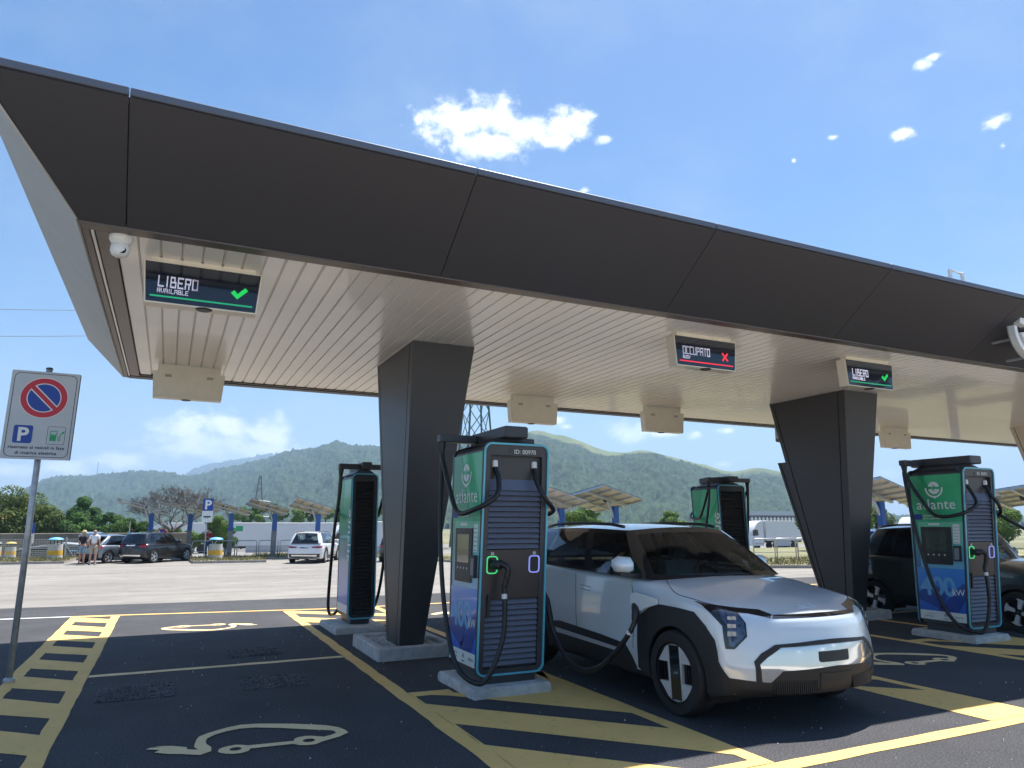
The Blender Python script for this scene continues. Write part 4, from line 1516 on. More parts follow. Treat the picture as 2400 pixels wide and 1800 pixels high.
def greenhouse(root, gsp, m_roof, m_pillar, m_glass, m_wind, rails=None):
    """cabin: windscreen, side glass, pillars, roof; each pane its own mesh. Returns the grid"""
    wb, wt_ = gsp['w_base'], gsp['w_top']
    fb, ft, rb, rt = gsp['front_base'], gsp['front_top'], gsp['rear_base'], gsp['rear_top']   # y on the centre line
    zb, zbr, ztop, zr = gsp['z_base'], gsp['z_base_r'], gsp['z_top'], gsp['z_roof']
    cb, ct = gsp.get('curve_b', .17), gsp.get('curve_t', .10)
    base, top = [], []
    nw, ns, nr, rows = 12, 34, 8, 10
    for k in range(nw + 1):
        s = k / nw
        base.append((wb * .97 * s, fb + cb * s * s, zb - .03 * (1 - s)))
        top.append((wt_ * .97 * s, ft + ct * s * s, ztop + gsp.get('crown_f', .035) * (1 - s * s)))
    for k in range(1, ns + 1):
        s = k / ns
        bul = sin(pi * s)
        yb0, yb1 = fb + cb, rb - .10
        yt0, yt1 = ft + ct, rt - .08
        base.append((wb * (.97 + .03 * min(1, s * 8) - .06 * s ** 3) + .012 * bul, yb0 + (yb1 - yb0) * s, zb + (zbr - zb) * s))
        top.append((wt_ * (.97 + .03 * min(1, s * 8) - .05 * s ** 3) + .015 * bul, yt0 + (yt1 - yt0) * s, ztop + .03 * sin(pi * s * .9) - .015 * s))
    for k in range(1, nr + 1):
        s = k / nr
        base.append((base[nw + ns][0] * (1 - s), rb - .10 + .10 * (1 - (1 - s) ** 2), zbr))
        top.append((top[nw + ns][0] * (1 - s), rt - .08 + .08 * (1 - (1 - s) ** 2), ztop - .015 + .02 * s))
    N = len(base)
    V = []
    for r in range(rows + 1):
        t = r / rows
        row = []
        for k in range(N):
            b, tp = Vector(base[k]), Vector(top[k])
            p = b.lerp(tp, t)
            out = Vector((1, 0, 0)) if nw < k <= nw + ns else (Vector((0, -1, 0)) if k <= nw else Vector((0, 1, 0)))
            bulge = .030 if nw < k <= nw + ns else (.022 if k <= nw else .02)
            if k in (nw, nw + ns):
                out = Vector((1, -1 if k == nw else 1, 0)).normalized()
            p = p + out * bulge * sin(pi * t) * (.6 if k <= 2 else 1)
            row.append(tuple(p))
        V.append(row)

    def panel(name, k0, k1, r0, r1, m, side, par=None, push=0.):
        mb_ = MB()
        n = k1 - k0 + 1
        for r in range(r0, r1 + 1):
            for k in range(k0, k1 + 1):
                x, y, z = V[r][k]
                mb_.v.append((x * side + side * push, y, z))
        mb_.f = [(r * n + i, r * n + i + 1, (r + 1) * n + i + 1, (r + 1) * n + i) for r in range(r1 - r0) for i in range(n - 1)]
        return mb_.build(name, m, par or root, smooth=True)
    # windscreen and rear window span both sides
    def span(name, k0, k1, r0, r1, m):
        mb_ = MB()
        ks = [(-1, k) for k in range(k1, k0, -1)] + [(1, k) for k in range(k0, k1 + 1)] if k0 == 0 else [(1, k) for k in range(k0, k1 + 1)] + [(-1, k) for k in range(k1 - 1, k0 - 1, -1)]
        for r in range(r0, r1 + 1):
            for s, k in ks:
                x, y, z = V[r][k]
                mb_.v.append((x * s, y, z))
        n = len(ks)
        mb_.f = [(r * n + i, r * n + i + 1, (r + 1) * n + i + 1, (r + 1) * n + i) for r in range(r1 - r0) for i in range(n - 1)]
        return mb_.build(name, m, root, smooth=True)
    span('windscreen', 0, nw - 1, 1, rows - 1, m_wind)
    span('screen_surround', 0, nw - 1, 0, 1, m_pillar)
    span('screen_surround', 0, nw - 1, rows - 1, rows, m_pillar)
    span('rear_window', nw + ns + 1, N - 1, 1, rows - 1, m_glass)
    span('rear_surround', nw + ns + 1, N - 1, 0, 1, m_pillar)
    span('rear_surround', nw + ns + 1, N - 1, rows - 1, rows, m_pillar)
    p1, p2, p3 = gsp.get('pillars', (.40, .74, .93))
    cols = [nw + int(ns * v) for v in (p1, p2, p3)]
    for side in (-1, 1):
        panel('pillar', nw - 1, nw + 1, 0, rows, m_pillar, side)
        a = nw + 1
        for j, c in enumerate(cols):
            panel('side_window', a, c - 1 if j < 2 else c, 1, rows - 1, m_glass, side)
            panel('window_frame', a, c - 1 if j < 2 else c, 0, 1, m_pillar, side)
            panel('window_frame', a, c - 1 if j < 2 else c, rows - 1, rows, m_pillar, side)
            if j < 2:
                panel('pillar', c - 1, c + (1 if j == 0 else 0), 0, rows, m_pillar, side)
                a = c + (1 if j == 0 else 0)
        panel('rear_pillar', cols[2], nw + ns + 1, 0, rows, gsp.get('m_rear') or m_pillar, side)
    # roof
    loop = [(x, y, z) for x, y, z in V[rows]] + [(-x, y, z) for x, y, z in reversed(V[rows][1:-1])]
    cx_, cy_ = 0, (ft + rt) / 2
    rings = []
    for s in (1.0, .97, .9, .78, .6, .4, .2, .03):
        ring = []
        for x, y, z in loop:
            ring.append((x * s, cy_ + (y - cy_) * s, z + (zr - z) * (1 - s ** 2.2)))
        rings.append(ring)
    rf = MB().loft(rings, False, True).build('roof', m_roof, root, smooth=True)
    if rails:
        for side in (-1, 1):
            pth = []
            for k in range(nw + 2, nw + ns - 1, 2):
                x, y, z = V[rows][k]
                s = (k - nw) / ns
                pth.append((side * (x - .025), y, z + .022 + rails * min(1, 6 * min(s, 1 - s))))
            MB().tube(pth, .017, 8).build('roof_rail', M['black'], root, smooth=True)
    return V


def tyre_wheel(root, x, y, r, wdt, style, side, rot=0., name='wheel'):
    t = bpy.data.objects.new(name, None)
    COL.objects.link(t)
    t.parent = root
    t.location = (x, y, r)
    t.empty_display_size = .1
    s = side
    rim = r * .715
    pr = [(rim, .5), (r * .82, .52), (r * .94, .50), (r * .985, .42), (r, .30), (r, -.30), (r * .985, -.42), (r * .94, -.5), (rim, -.5)]
    MB().lathe([(a, b * wdt) for a, b in pr], 48, (0, 0, 0), 'x', False).build('tyre', M['tyre'], t, angle=35)
    MB().lathe([(rim, .40 * wdt * s), (rim * .97, .47 * wdt * s), (rim * .93, .46 * wdt * s), (rim * .91, .30 * wdt * s), (rim * .9, -.2 * wdt * s), (.02, -.2 * wdt * s)], 40, (0, 0, 0), 'x', False).build('rim', M['alloy_dark'] if style in ('aero', 'cross') else M['alloy'], t, angle=35)
    MB().lathe([(rim * .9, .05 * wdt * s), (.02, .05 * wdt * s)], 32, (0, 0, 0), 'x', False).build('rim_disc', M['alloy_dark'], t)
    fx = .40 * wdt * s
    PW = lambda u, v, d: (fx + s * d, u, v)

    def rp(poly, a=0.):
        return [(p[0] * cos(a) - p[1] * sin(a), p[0] * sin(a) + p[1] * cos(a)) for p in poly]
    R_ = rim * .955
    if style == 'aero':
        plate(rp([(-.30 * R_, -.97 * R_), (.30 * R_, -.97 * R_), (.30 * R_, .97 * R_), (-.30 * R_, .97 * R_)], rot), PW, -.02, .004).build('aero_bar', M['blackgloss'], t)
        for sx in (-1, 1):
            plate(rp([(sx * .30 * R_, -.95 * R_), (sx * .37 * R_, -.92 * R_), (sx * .40 * R_, .92 * R_), (sx * .30 * R_, .95 * R_)][::sx], rot), PW, -.02, .010).build('aero_blade', M['alloy'], t)
            for sz in (-1, 1):
                q = [(sx * .37 * R_, sz * .34 * R_), (sx * .94 * R_, sz * .34 * R_), (sx * .40 * R_, sz * .93 * R_)]
                plate(rp(q if sx * sz > 0 else q[::-1], rot), PW, -.02, .008).build('aero_blade', M['alloy'], t)
            for k in range(3):
                u0 = sx * (.48 + .14 * k) * R_
                plate(rp([(u0 - .03 * R_, -.33 * R_), (u0 + .03 * R_, -.33 * R_), (u0 + .03 * R_, .33 * R_), (u0 - .03 * R_, .33 * R_)], rot), PW, -.045, -.02).build('aero_fin', M['alloy_dark'], t)
        for sz in (-1, 1):
            plate(rp([(-.27 * R_, sz * .93 * R_), (.27 * R_, sz * .93 * R_), (.27 * R_, sz * .985 * R_), (-.27 * R_, sz * .985 * R_)][::sz], rot), PW, -.02, .006).build('aero_cap', M['alloy'], t)
        plate([(.06 * R_ * a, .06 * R_ * b) for a, b in ((-2.2, -.7), (-1.8, -.7), (-1.6, .2), (-1, -.7), (-.6, -.7), (.2, .5), (.6, -.7), (2.2, -.7), (2.2, -.5), (.8, -.4), (.3, .8), (-.1, .8), (-1, -.3), (-1.5, .8), (-1.9, .8))], PW, .0045, .006).build('hub_mark', M['chrome'], t)
    elif style == 'cross':
        for k in range(4):
            a = rot + k * pi / 2
            plate(rp([(-.10 * R_, .1 * R_), (.10 * R_, .1 * R_), (.17 * R_, .80 * R_), (.34 * R_, .90 * R_), (.22 * R_, .97 * R_), (-.22 * R_, .97 * R_), (-.34 * R_, .90 * R_), (-.17 * R_, .80 * R_)], a), PW, -.03, .006 + .0004 * k).build('spoke', M['alloy'], t)
            c = rp([(.11 * R_, .11 * R_)], a)[0]
            MB().lathe([(.028 * R_ / .2, .002 * s), (.026 * R_ / .2, .012 * s)], 8, (fx, c[0], c[1]), 'x').build('wheel_nut', M['alloy_dark'], t)
        MB().lathe([(.24 * R_, -.03 * s), (.22 * R_, .0065 * s), (.1 * R_, .0066 * s)], 16, (fx, 0, 0), 'x').build('hub', M['alloy'], t)
    else:
        n = 5 if style == 'five' else 7
        for k in range(n):
            a = rot + k * 2 * pi / n
            for d in (-.14, .14):
                plate(rp([(-.045 * R_, .1 * R_), (.045 * R_, .1 * R_), (.05 * R_ + d * R_, .97 * R_), (-.05 * R_ + d * R_, .97 * R_)], a), PW, -.03, .004 + .0002 * k + .0001 * (d > 0)).build('spoke', M['alloy'], t)
        MB().lathe([(.2 * R_, -.03 * s), (.17 * R_, .0065 * s), (.05 * R_, .0066 * s)], 16, (fx, 0, 0), 'x').build('hub', M['alloy'], t)
    return t


def arc_pts(cy_, cz_, r, a0, a1, n=14):
    return [(cy_ + r * cos(radians(a0 + (a1 - a0) * k / n)), cz_ + r * sin(radians(a0 + (a1 - a0) * k / n))) for k in range(n + 1)]


def wheel_wells(root, ys_, r, w_in, w_out):
    for yw in ys_:
        for s in (-1, 1):
            pts = arc_pts(yw, r, r + .075, -25, 205, 20)
            mb_ = MB()
            n = len(pts)
            mb_.v = [(s * w_out, a, b) for a, b in pts] + [(s * w_in, a, b) for a, b in pts] + [(s * w_in, yw, .12)]
            mb_.f = [(i, i + 1, n + i + 1, n + i) for i in range(n - 1)] + [tuple(range(n, 2 * n + 1))]
            mb_.build('wheel_well', M['liner'], root)


def cabin_fit(root, gsp, y_seat, wheel_side, x_seat=.36):
    """dashboard, seats, steering wheel"""
    fb = gsp['front_base']
    MB().bbox(-.70, .70, fb + .18, fb + .62, .86, 1.03, .05).build('dashboard', M['cabin'], root)
    for s in (-1, 1):
        so_ = MB()
        so_.loft([[(s * x_seat + a, y_seat + b, z) for a, b in ((-.23, d0), (.23, d0), (.23, d1), (-.23, d1))] for z, d0, d1 in ((.55, .05, .25), (.9, .10, .28), (1.17, .17, .30), (1.20, .19, .29))])
        so_.build('seat', M['seat'], root)
        MB().bbox(s * x_seat - .13, s * x_seat + .13, y_seat + .18, y_seat + .28, 1.22, 1.40, .035).build('headrest', M['seat'], root)
        MB().tube([(s * x_seat - .05, y_seat + .23, 1.16), (s * x_seat - .05, y_seat + .23, 1.26)], .008, 6).build('headrest_post', M['steel'], root)
        MB().bbox(s * x_seat - .24, s * x_seat + .24, y_seat - .35, y_seat + .12, .40, .62, .05).build('seat_base', M['seat'], root)
    rs = MB()
    rs.loft([[(a, y_seat + .95 + b, z) for a, b in ((-.62, 0), (.62, 0), (.62, .2), (-.62, .2))] for z in (.5, 1.15)])
    rs.build('rear_seat', M['seat'], root)
    MB().box(-.74, .74, fb + .3, y_seat + 1.7, .28, .36).build('floor_pan', M['cabin'], root)
    c = Vector((wheel_side * x_seat, fb + .72, 1.02))
    ring = []
    for k in range(25):
        a = 2 * pi * k / 24
        ring.append(c + Vector((.18 * cos(a), .07 * sin(a), .165 * sin(a))))
    MB().tube(ring, .016, 6).build('steering_wheel', M['black'], root, smooth=True)
    MB().tube([c + Vector((-.16, 0, 0)), c, c + Vector((.16, 0, 0))], .02, 6).build('steering_spokes', M['black'], root)
    MB().bbox(-.11, .11, gsp['front_top'] + .02, gsp['front_top'] + .05, gsp['z_top'] - .11, gsp['z_top'] - .04, .01).build('interior_mirror', M['black'], root)


def door_mirror(root, side, x, y, z, m_cap):
    s = side
    rings = []
    for t, sc in ((0, .55), (.25, .92), (.6, 1.), (.9, .86), (1., .7)):
        yy = y - .07 + .16 * t
        rings.append([(s * (x + a * sc), yy, z + b * sc) for a, b in ((-.10, -.055), (-.04, -.075), (.08, -.06), (.115, -.01), (.105, .055), (.05, .085), (-.06, .08), (-.105, .03))])
    MB().loft(rings).build('mirror_cap', m_cap, root, smooth=True, angle=60)
    MB().hexa([(s * (x - .16), y - .03, z - .12), (s * (x + .06), y - .03, z - .09), (s * (x + .06), y + .07, z - .09), (s * (x - .16), y + .07, z - .12),
               (s * (x - .16), y - .03, z - .085), (s * (x + .06), y - .03, z - .066), (s * (x + .06), y + .07, z - .066), (s * (x - .16), y + .07, z - .085)]).build('mirror_foot', M['black'], root)
# ================================================================ the silver electric car
M['silver'] = paint('silver blue paint', (.68, .75, .79), .12, .25)
EV = dict(y0=-.91, y1=3.43,
          ztop=[(-.91, .862), (-.7, .892), (-.4, .955), (0, 1.015), (.30, 1.06), (.7, 1.10), (1.2, 1.115), (2.6, 1.16), (3.1, 1.15), (3.43, 1.06)],
          zbot=[(-.91, .265), (-.4, .20), (2.8, .20), (3.43, .28)],
          w=[(-.91, .84), (-.5, .89), (0, .905), (1.2, .895), (2.6, .91), (3.1, .89), (3.43, .84)],
          crown=[(-.91, .015), (-.4, .03), (.3, .045), (1., .02), (3.43, .02)],
          tumble=[(.15, .955), (.3, .98), (.5, 1.0), (.72, 1.0), (.9, .985), (1.0, .972), (1.15, .955)],
          rake_f=[(.2, .075), (.34, .015), (.48, .0), (.62, .02), (.78, .055), (.9, .10)], rake_r=[(.2, .06), (.5, 0), (.8, .03), (1.1, .09)],
          bow_f=.30, bow_r=.10, r=(.13, .28, .05), n=(140, 46, 34))
EVG = dict(w_base=.855, w_top=.635, front_base=.27, front_top=.93, rear_base=3.33, rear_top=3.0, z_base=1.09, z_base_r=1.155,
           z_top=1.535, z_roof=1.612, curve_b=.17, curve_t=.09, pillars=(.36, .74, .90))
ev = empty('silver_electric_car', (4.945, 5.19, 0), 0)
tag(ev, 'silver electric SUV charging under the canopy, nose towards the camera', 'car')
RW, WB = .349, 2.68
vs, fs = tub_mesh(EV)
sk = Skin(vs, fs, ev)


def ev_cut(x, y, z):
    for yw in (0, WB):
        if abs(x) > .55 and hypot(y - yw, z - RW) < .405:
            return True
    return z > .98 and .55 < y < 3.2 and abs(x) < .77


mb = MB()
mb.v, mb.f = vs, cut_faces(vs, fs, lambda x, y, z: ev_cut(x, y, z) or z < .285)
mb.build('body', M['silver'], ev, smooth=True)
mb = MB()
mb.v, mb.f = vs, cut_faces(vs, fs, lambda x, y, z: ev_cut(x, y, z) or z >= .285)
mb.build('underbody', M['clad'], ev, smooth=True)
wheel_wells(ev, (0, WB), RW, .55, .86)
V_ev = greenhouse(ev, EVG, M['silver'], M['blackgloss'], M['glass_dark'], M['glass_clear'], rails=.030)
cabin_fit(ev, EVG, 1.25, 1)
for yw, rot in ((0, radians(-3)), (WB, .6)):
    for s in (-1, 1):
        tyre_wheel(ev, s * .805, yw, RW, .22, 'aero', s, rot)


M['lampmod'] = mat('lamp lens', (.22, .24, .27), .12, metal=.6, coat=.5)


def mir(pts):
    return [(-p[0], *p[1:]) for p in pts]


def sym(half):
    """left half of a front outline (x <= 0), from bottom round to the centre line, mirrored"""
    return half + [(-x, z) for x, z in reversed(half) if abs(x) > 1e-6]


# wheel-arch, sill and bumper cladding
ARCH_F = [(.556, .30), (.545, .40), (.523, .741), (.487, .771), (.337, .853), (.191, .893), (-.06, .890), (-.266, .876), (-.403, .781), (-.494, .684), (-.515, .598), (-.522, .52), (-.554, .454), (-.585, .40), (-.60, .29)]
ARCH_R = [(WB + .50, .32), (WB + .53, .45), (WB + .50, .70), (WB + .40, .80), (WB + .20, .88), (WB - .10, .895), (WB - .30, .86), (WB - .45, .75), (WB - .52, .58), (WB - .54, .45), (WB - .55, .30)]
for s, D in ((-1, 'L'), (1, 'R')):
    sk.patch('arch_cladding', M['clad'], ARCH_F + arc_pts(0, RW, .383, 200, -20), D, .007, .02)
    sk.patch('arch_cladding', M['clad'], ARCH_R + arc_pts(WB, RW, .383, 200, -20), D, .007, .02)
    sk.patch('sill_cladding', M['clad'], [(2.16, .53), (2.0, .548), (1.2, .512), (.746, .483), (.654, .393), (.585, .30), (.58, .226), (2.15, .226)], D, .006, .02)
    sk.patch('sill_strip', M['alloy'], [(2.10, .470), (.869, .428), (.846, .394), (2.07, .420)], D, .013, .01)
    # lamps
    b = [(-.843, -.222, .959), (-.797, -.398, .941), (-.652, -.511, .922), (-.482, -.595, .907), (-.433, -.682, .874), (-.474, -.707, .851), (-.51, -.68, .862), (-.60, -.59, .885), (-.675, -.55, .892), (-.675, -.64, .818), (-.692, -.665, .718), (-.786, -.618, .622), (-.836, -.57, .622), (-.838, -.558, .69), (-.832, -.54, .795), (-.862, -.45, .878), (-.850, -.32, .938)]
    gl = [(-.806, -.44, .922), (-.705, -.545, .890), (-.690, -.635, .816), (-.703, -.655, .724), (-.790, -.61, .637), (-.814, -.59, .642), (-.804, -.565, .795), (-.818, -.495, .873)]
    Dd = Vector((.62, .78, 0))
    if s > 0:
        b, gl, Dd = mir(b), mir(gl), Vector((-.62, .78, 0))
    hl = sk.patch('headlight', M['blackgloss'], b, Dd, .004, .01, .02)
    sk.patch('lamp_unit', mat('lamp interior', (.09, .11, .15), .18, metal=.7, var=.7, scale=26), gl, Dd, .007, .004, .012, parent=hl)
    for k in range(3):
        for j in range(2):
            c = Vector((-.765 + .045 * j - .004 * k, -.55, .845 - .055 * k))
            if s > 0:
                c.x = -c.x
            d2 = Dd.normalized()
            u2 = Vector((0, 0, 1)).cross(d2)
            o2, n2 = sk.hit(c - d2 * 3, d2)
            q = [o2 + n2 * .010 + u2 * a * .016 + Vector((0, 0, 1)) * bb * .019 for a, bb in ((-1, -1), (1, -1), (1, 1), (-1, 1))]
            MB().hexa([p - n2 * .004 for p in q] + q).build('lamp_module', M['lampmod'], hl)
    # doors, handles, flaps
    if s < 0:
        sk.line('panel_gap', M['groove'], [(1.70, 1.09), (1.66, .8), (1.645, .50)], D, .004)
    else:
        sk.line('panel_gap', M['groove'], [(1.70, 1.09), (1.66, .8), (1.645, .50)], D, .004)
    sk.line('panel_gap', M['groove'], [(.66, 1.08), (.60, .9), (.585, .74), (.62, .46)], D, .004)
    sk.line('panel_gap', M['groove'], [(2.62, 1.12), (2.55, .95), (2.30, .80), (2.16, .55)], D, .004)
    for y_ in (1.48, 2.42):
        sk.patch('door_handle', M['silver'], [(y_ - .10, .918), (y_ + .10, .930), (y_ + .10, .960), (y_ - .10, .948)], D, .0045, .004, .02)
        sk.line('handle_gap', M['groove'], [(y_ - .10, .914), (y_ + .10, .926)], D, .003)
        sk.line('handle_gap', M['groove'], [(y_ - .10, .951), (y_ + .10, .963)], D, .003)
    door_mirror(ev, s, .985 if s < 0 else .90, .60 if s < 0 else .80, 1.215 if s < 0 else 1.19, M['silver'])
# bonnet edge: black light strip, then shut lines
sk.patch('nose_strip', M['blackgloss'], sym([(-.474, .851), (-.470, .872), (-.433, .876), (0, .878)]) if False else [(-.470, .850), (-.433, .873), (0, .876), (.433, .873), (.470, .850), (0, .852)], 'F', .004, .01, .02)
for s in (-1, 1):
    pts3 = [(-.569, .484), (-.700, .32), (-.790, .16), (-.848, 0.), (-.838, -.22), (-.80, -.395), (-.65, -.51), (-.48, -.60)]
    path = []
    for x_, y_ in spline([(a, b_, 0) for a, b_ in pts3], 5) and [(p.x, p.y) for p in spline([(a, b_, 0) for a, b_ in pts3], 5)]:
        loc, nrm = sk.hit(Vector((x_ * -s, y_, 4)), Vector((0, 0, -1)))
        path.append(loc - nrm * .0015)
    MB().tube(path, .0045, 6).build('bonnet_gap', M['groove'], ev, smooth=True)
# front frame, bright plate, grille
FR = [(-.665, .384), (-.676, .535), (-.62, .595), (-.508, .659), (-.152, .683), (0, .687), (.152, .683), (.508, .659), (.62, .595), (.676, .535), (.665, .384),
      (.626, .386), (.640, .515), (.575, .570), (.47, .637), (.162, .649), (0, .652), (-.162, .649), (-.47, .637), (-.575, .570), (-.640, .515), (-.626, .386)]
sk.patch('bumper_frame', M['clad'], FR, 'F', .006, .012, .02)
M['bright'] = mat('bright silver plate', (.70, .72, .73), .10, metal=.85, coat=.5)
PL_ = [(-.624, .388), (-.638, .513), (-.573, .567), (-.468, .633), (0, .648), (.468, .633), (.573, .567), (.638, .513), (.624, .388), (.56, .381), (.48, .466), (0, .489), (-.48, .466), (-.56, .381)]
sk.patch('bumper_plate', M['bright'], PL_, 'F', .003, .008, .025)
sk.patch('lower_bumper', M['clad'], [(-.83, .405), (-.672, .387), (-.565, .378), (-.48, .464), (0, .487), (.48, .464), (.565, .378), (.672, .387), (.83, .405), (.84, .30), (.70, .262), (0, .262), (-.70, .262), (-.84, .30)], 'F', .005, .02, .03)
for s in (-1, 1):
    for k in range(22):
        x_ = s * (.20 + k * .0165)
        o2, n2 = sk.hit(Vector((x_, -4, .345)), Vector((0, 1, 0)))
        MB().box(x_ - .004, x_ + .004, o2.y - .016, o2.y + .01, .297, .392).build('grille_fin', M['black'], ev)
sk.patch('radar_cover', M['clad'], [(-.17, .30), (.17, .30), (.17, .44), (-.17, .44)], 'F', .010, .01, .03)
sk.patch('number_plate', M['black'], [(-.165, .535), (-.155, .600), (.165, .600), (.155, .535), (.14, .520), (-.15, .520)], 'F', .012, .01, .03)
# raised maker's mark on the bonnet
for q in ([(-.13, 0), (-.11, .036)], [(-.11, .0), (-.085, .0), (-.05, .036)], [(-.075, .036), (-.04, 0)], [(-.03, 0), (-.01, .036)], [(.0, .0), (.035, .036), (.05, .036), (.07, 0)]):
    pth = []
    for x_, v in q:
        o2, n2 = sk.hit(Vector((x_ + .03, -.665 + v * 1.9, 3)), Vector((0, 0, -1)))
        pth.append(o2 + n2 * .001)
    MB().tube(pth, .0045, 6).build('bonnet_badge', M['silver'], ev)
# charge flap standing open above the wheel
FL = [(.545, .775), (.490, .775), (.340, .852), (.200, .892), (.195, .940), (.30, .958), (.46, .975), (.52, .966), (.545, .93)]
mb = MB()
n = len(FL)
c0 = lambda y, d: -.905 - .05 * (y - .19) / .35 - d
mb.add([(c0(y, .0), y, z) for y, z in FL] + [(c0(y, .012), y, z) for y, z in FL], [tuple(range(n)), tuple(reversed(range(n, 2 * n)))] + [(i, i + n, (i + 1) % n + n, (i + 1) % n) for i in range(n)])
mb.build('charge_flap', M['silver'], ev)
sk.patch('charge_port', M['black'], [(.50, .79), (.64, .79), (.64, .90), (.50, .90)], 'L', .004, .01, .03)
# rear lamps and plate
for s, D in ((-1, Vector((.6, -.8, 0))), (1, Vector((-.6, -.8, 0)))):
    b = [(s * .86, 3.12, .98), (s * .70, 3.38, .98), (s * .62, 3.42, .93), (s * .78, 3.38, .70), (s * .86, 3.2, .72)]
    sk.patch('tail_lamp', M['taillight'], b, D, .006, .01, .03)
sk.patch('rear_bumper', M['clad'], [(-.80, .30), (.80, .30), (.82, .52), (-.82, .52)], 'B', .006, .02, .05)
# ================================================================ the other cars
def simple_car(name, label, loc, heading, col, sp):
    """hatchback or SUV from a spec; heading is the way its nose points"""
    rz = atan2(heading[0], -heading[1])
    t = empty(name, loc, rz)
    tag(t, label, 'car')
    L, wb_, hw, h, r = sp['L'], sp['wb'], sp['hw'], sp['h'], sp['r']
    fo = sp.get('fo', .85)
    y0, y1 = -fo, L - fo
    belt = sp.get('belt', h * .62)
    hood = sp.get('hood', h * .60)
    S_ = dict(y0=y0, y1=y1, ztop=[(y0, hood - .17), (y0 + .3, hood - .09), (y0 + .9, hood), (y0 + 1.4, belt), (y1 - .4, belt + .03), (y1, belt - .02)],
              zbot=[(y0, .24), (y0 + .4, .20), (y1 - .5, .20), (y1, .30)], w=[(y0, hw * .90), (y0 + .5, hw * .98), (L * .5 - fo, hw * .99), (y1 - .5, hw), (y1, hw * .92)],
              crown=[(y0, .02), (y0 + .6, .05), (y1, .03)], tumble=[(.15, .95), (.35, .985), (.55, 1.), (.75, .995), (1.0, .95), (1.2, .91)],
              rake_f=[(.2, .08), (.45, .0), (.7, .04), (1., .14)], rake_r=[(.2, .07), (.5, .0), (.75, .02), (1.0, .09), (1.2, .16)], bow_f=.18, bow_r=.14, r=(.16, .28, .09), n=sp.get('n', (64, 22, 18)))
    vs_, fs_ = tub_mesh(S_)
    k_ = Skin(vs_, fs_, t)
    m = paint(name + ' paint', col, sp.get('metal', .3), .3)

    def cut(x, y, z):
        for yw in (0, wb_):
            if abs(x) > hw * .6 and hypot(y - yw, z - r) < r + .055:
                return True
        return z > belt - .12 and y0 + 1.55 < y < y1 - .35 and abs(x) < hw * .84
    b = MB()
    b.v, b.f = vs_, cut_faces(vs_, fs_, cut)
    b.build('body', m, t, smooth=True)
    wheel_wells(t, (0, wb_), r, hw * .58, hw * .95)
    G = dict(w_base=hw * .915, w_top=hw * .70, front_base=y0 + 1.18, front_top=y0 + sp.get('ws', 1.95), rear_base=y1 - .10, rear_top=y1 - sp.get('tail', .42), z_base=belt - .02, z_base_r=belt + .01,
             z_top=h - .085, z_roof=h, curve_b=.17, curve_t=.10, pillars=sp.get('pillars', (.42, .76, .90)), m_rear=m)
    greenhouse(t, G, m, M['blackgloss'], M['glass_dark'], M['glass_clear'], rails=sp.get('rails'))
    cabin_fit(t, G, y0 + 2.05, 1, hw * .42)
    for yw in (0, wb_):
        for s in (-1, 1):
            tyre_wheel(t, s * (hw - .10), yw, r, .21, sp.get('wheel', 'five'), s, .3)
    for s, D in ((-1, 'L'), (1, 'R')):
        for yw in (0, wb_):
            out = arc_pts(yw, r, r + (.11 if sp.get('clad', True) else .062), -12, 192, 16)
            k_.patch('arch_trim', M['clad'], out + arc_pts(yw, r, r + .035, 195, -15, 16), D, .006, .02, .05)
        if sp.get('clad', True):
            k_.patch('sill_trim', M['clad'], [(r + .10, .225), (wb_ - r - .10, .225), (wb_ - r - .12, .40), (r + .12, .37)], D, .006, .02, .08)
        k_.line('panel_gap', M['groove'], [(y0 + 1.55, belt - .05), (y0 + 1.5, .7), (y0 + 1.55, .42)], D, .005, step=.06)
        k_.line('panel_gap', M['groove'], [(y0 + 2.55, belt - .02), (y0 + 2.52, .42)], D, .005, step=.06)
        for yy in (y0 + 2.35, y0 + 3.25):
            k_.patch('door_handle', sp.get('handle') or m, [(yy - .10, belt - .17), (yy + .08, belt - .16), (yy + .08, belt - .13), (yy - .10, belt - .14)], D, .018, .004, .05)
        door_mirror(t, s, hw + .06, y0 + 1.58, belt + .09, m)
        Dr = Vector((-s * .5, -.86, 0))
        tl = sp['tail_lamp']
        k_.patch('tail_lamp', M['taillight'], [(s * hw * a, y1 - bb, z) for a, bb, z in tl], Dr, .008, .01, .03)
        Df = Vector((-s * .5, .86, 0))
        k_.patch('headlight', M['lamp_glass'], [(s * hw * .9, y0 + .3, hood - .18), (s * hw * .62, y0 + .1, hood - .2), (s * hw * .6, y0 + .06, hood - .30), (s * hw * .88, y0 + .22, hood - .30)], Df, .006, .01, .04)
    k_.patch('rear_bumper', M['clad'], [(-hw * .84, .31), (hw * .84, .31), (hw * .86, .50), (-hw * .86, .50)], 'B', .006, .02, .06)
    if sp.get('skid'):
        k_.patch('skid_plate', M['chrome'], [(-hw * .72, .40), (-hw * .60, .34), (hw * .60, .34), (hw * .72, .40), (hw * .70, .45), (-hw * .70, .45)], 'B', .014, .01, .05)
    pz = sp.get('plate_z', .78)
    k_.patch('number_plate', M['numplate'], [(-.26, pz - .055), (.26, pz - .055), (.26, pz + .055), (-.26, pz + .055)], 'B', .012, .01, .06)
    k_.patch('plate_text', M['signink'], [(-.18, pz - .02), (-.10, pz - .02), (-.10, pz + .03), (-.18, pz + .03)], 'B', .0135, .001, .06)
    k_.patch('plate_text', M['signink'], [(-.05, pz - .02), (.18, pz - .02), (.18, pz + .03), (-.05, pz + .03)], 'B', .0135, .001, .06)
    return t, k_, m, G


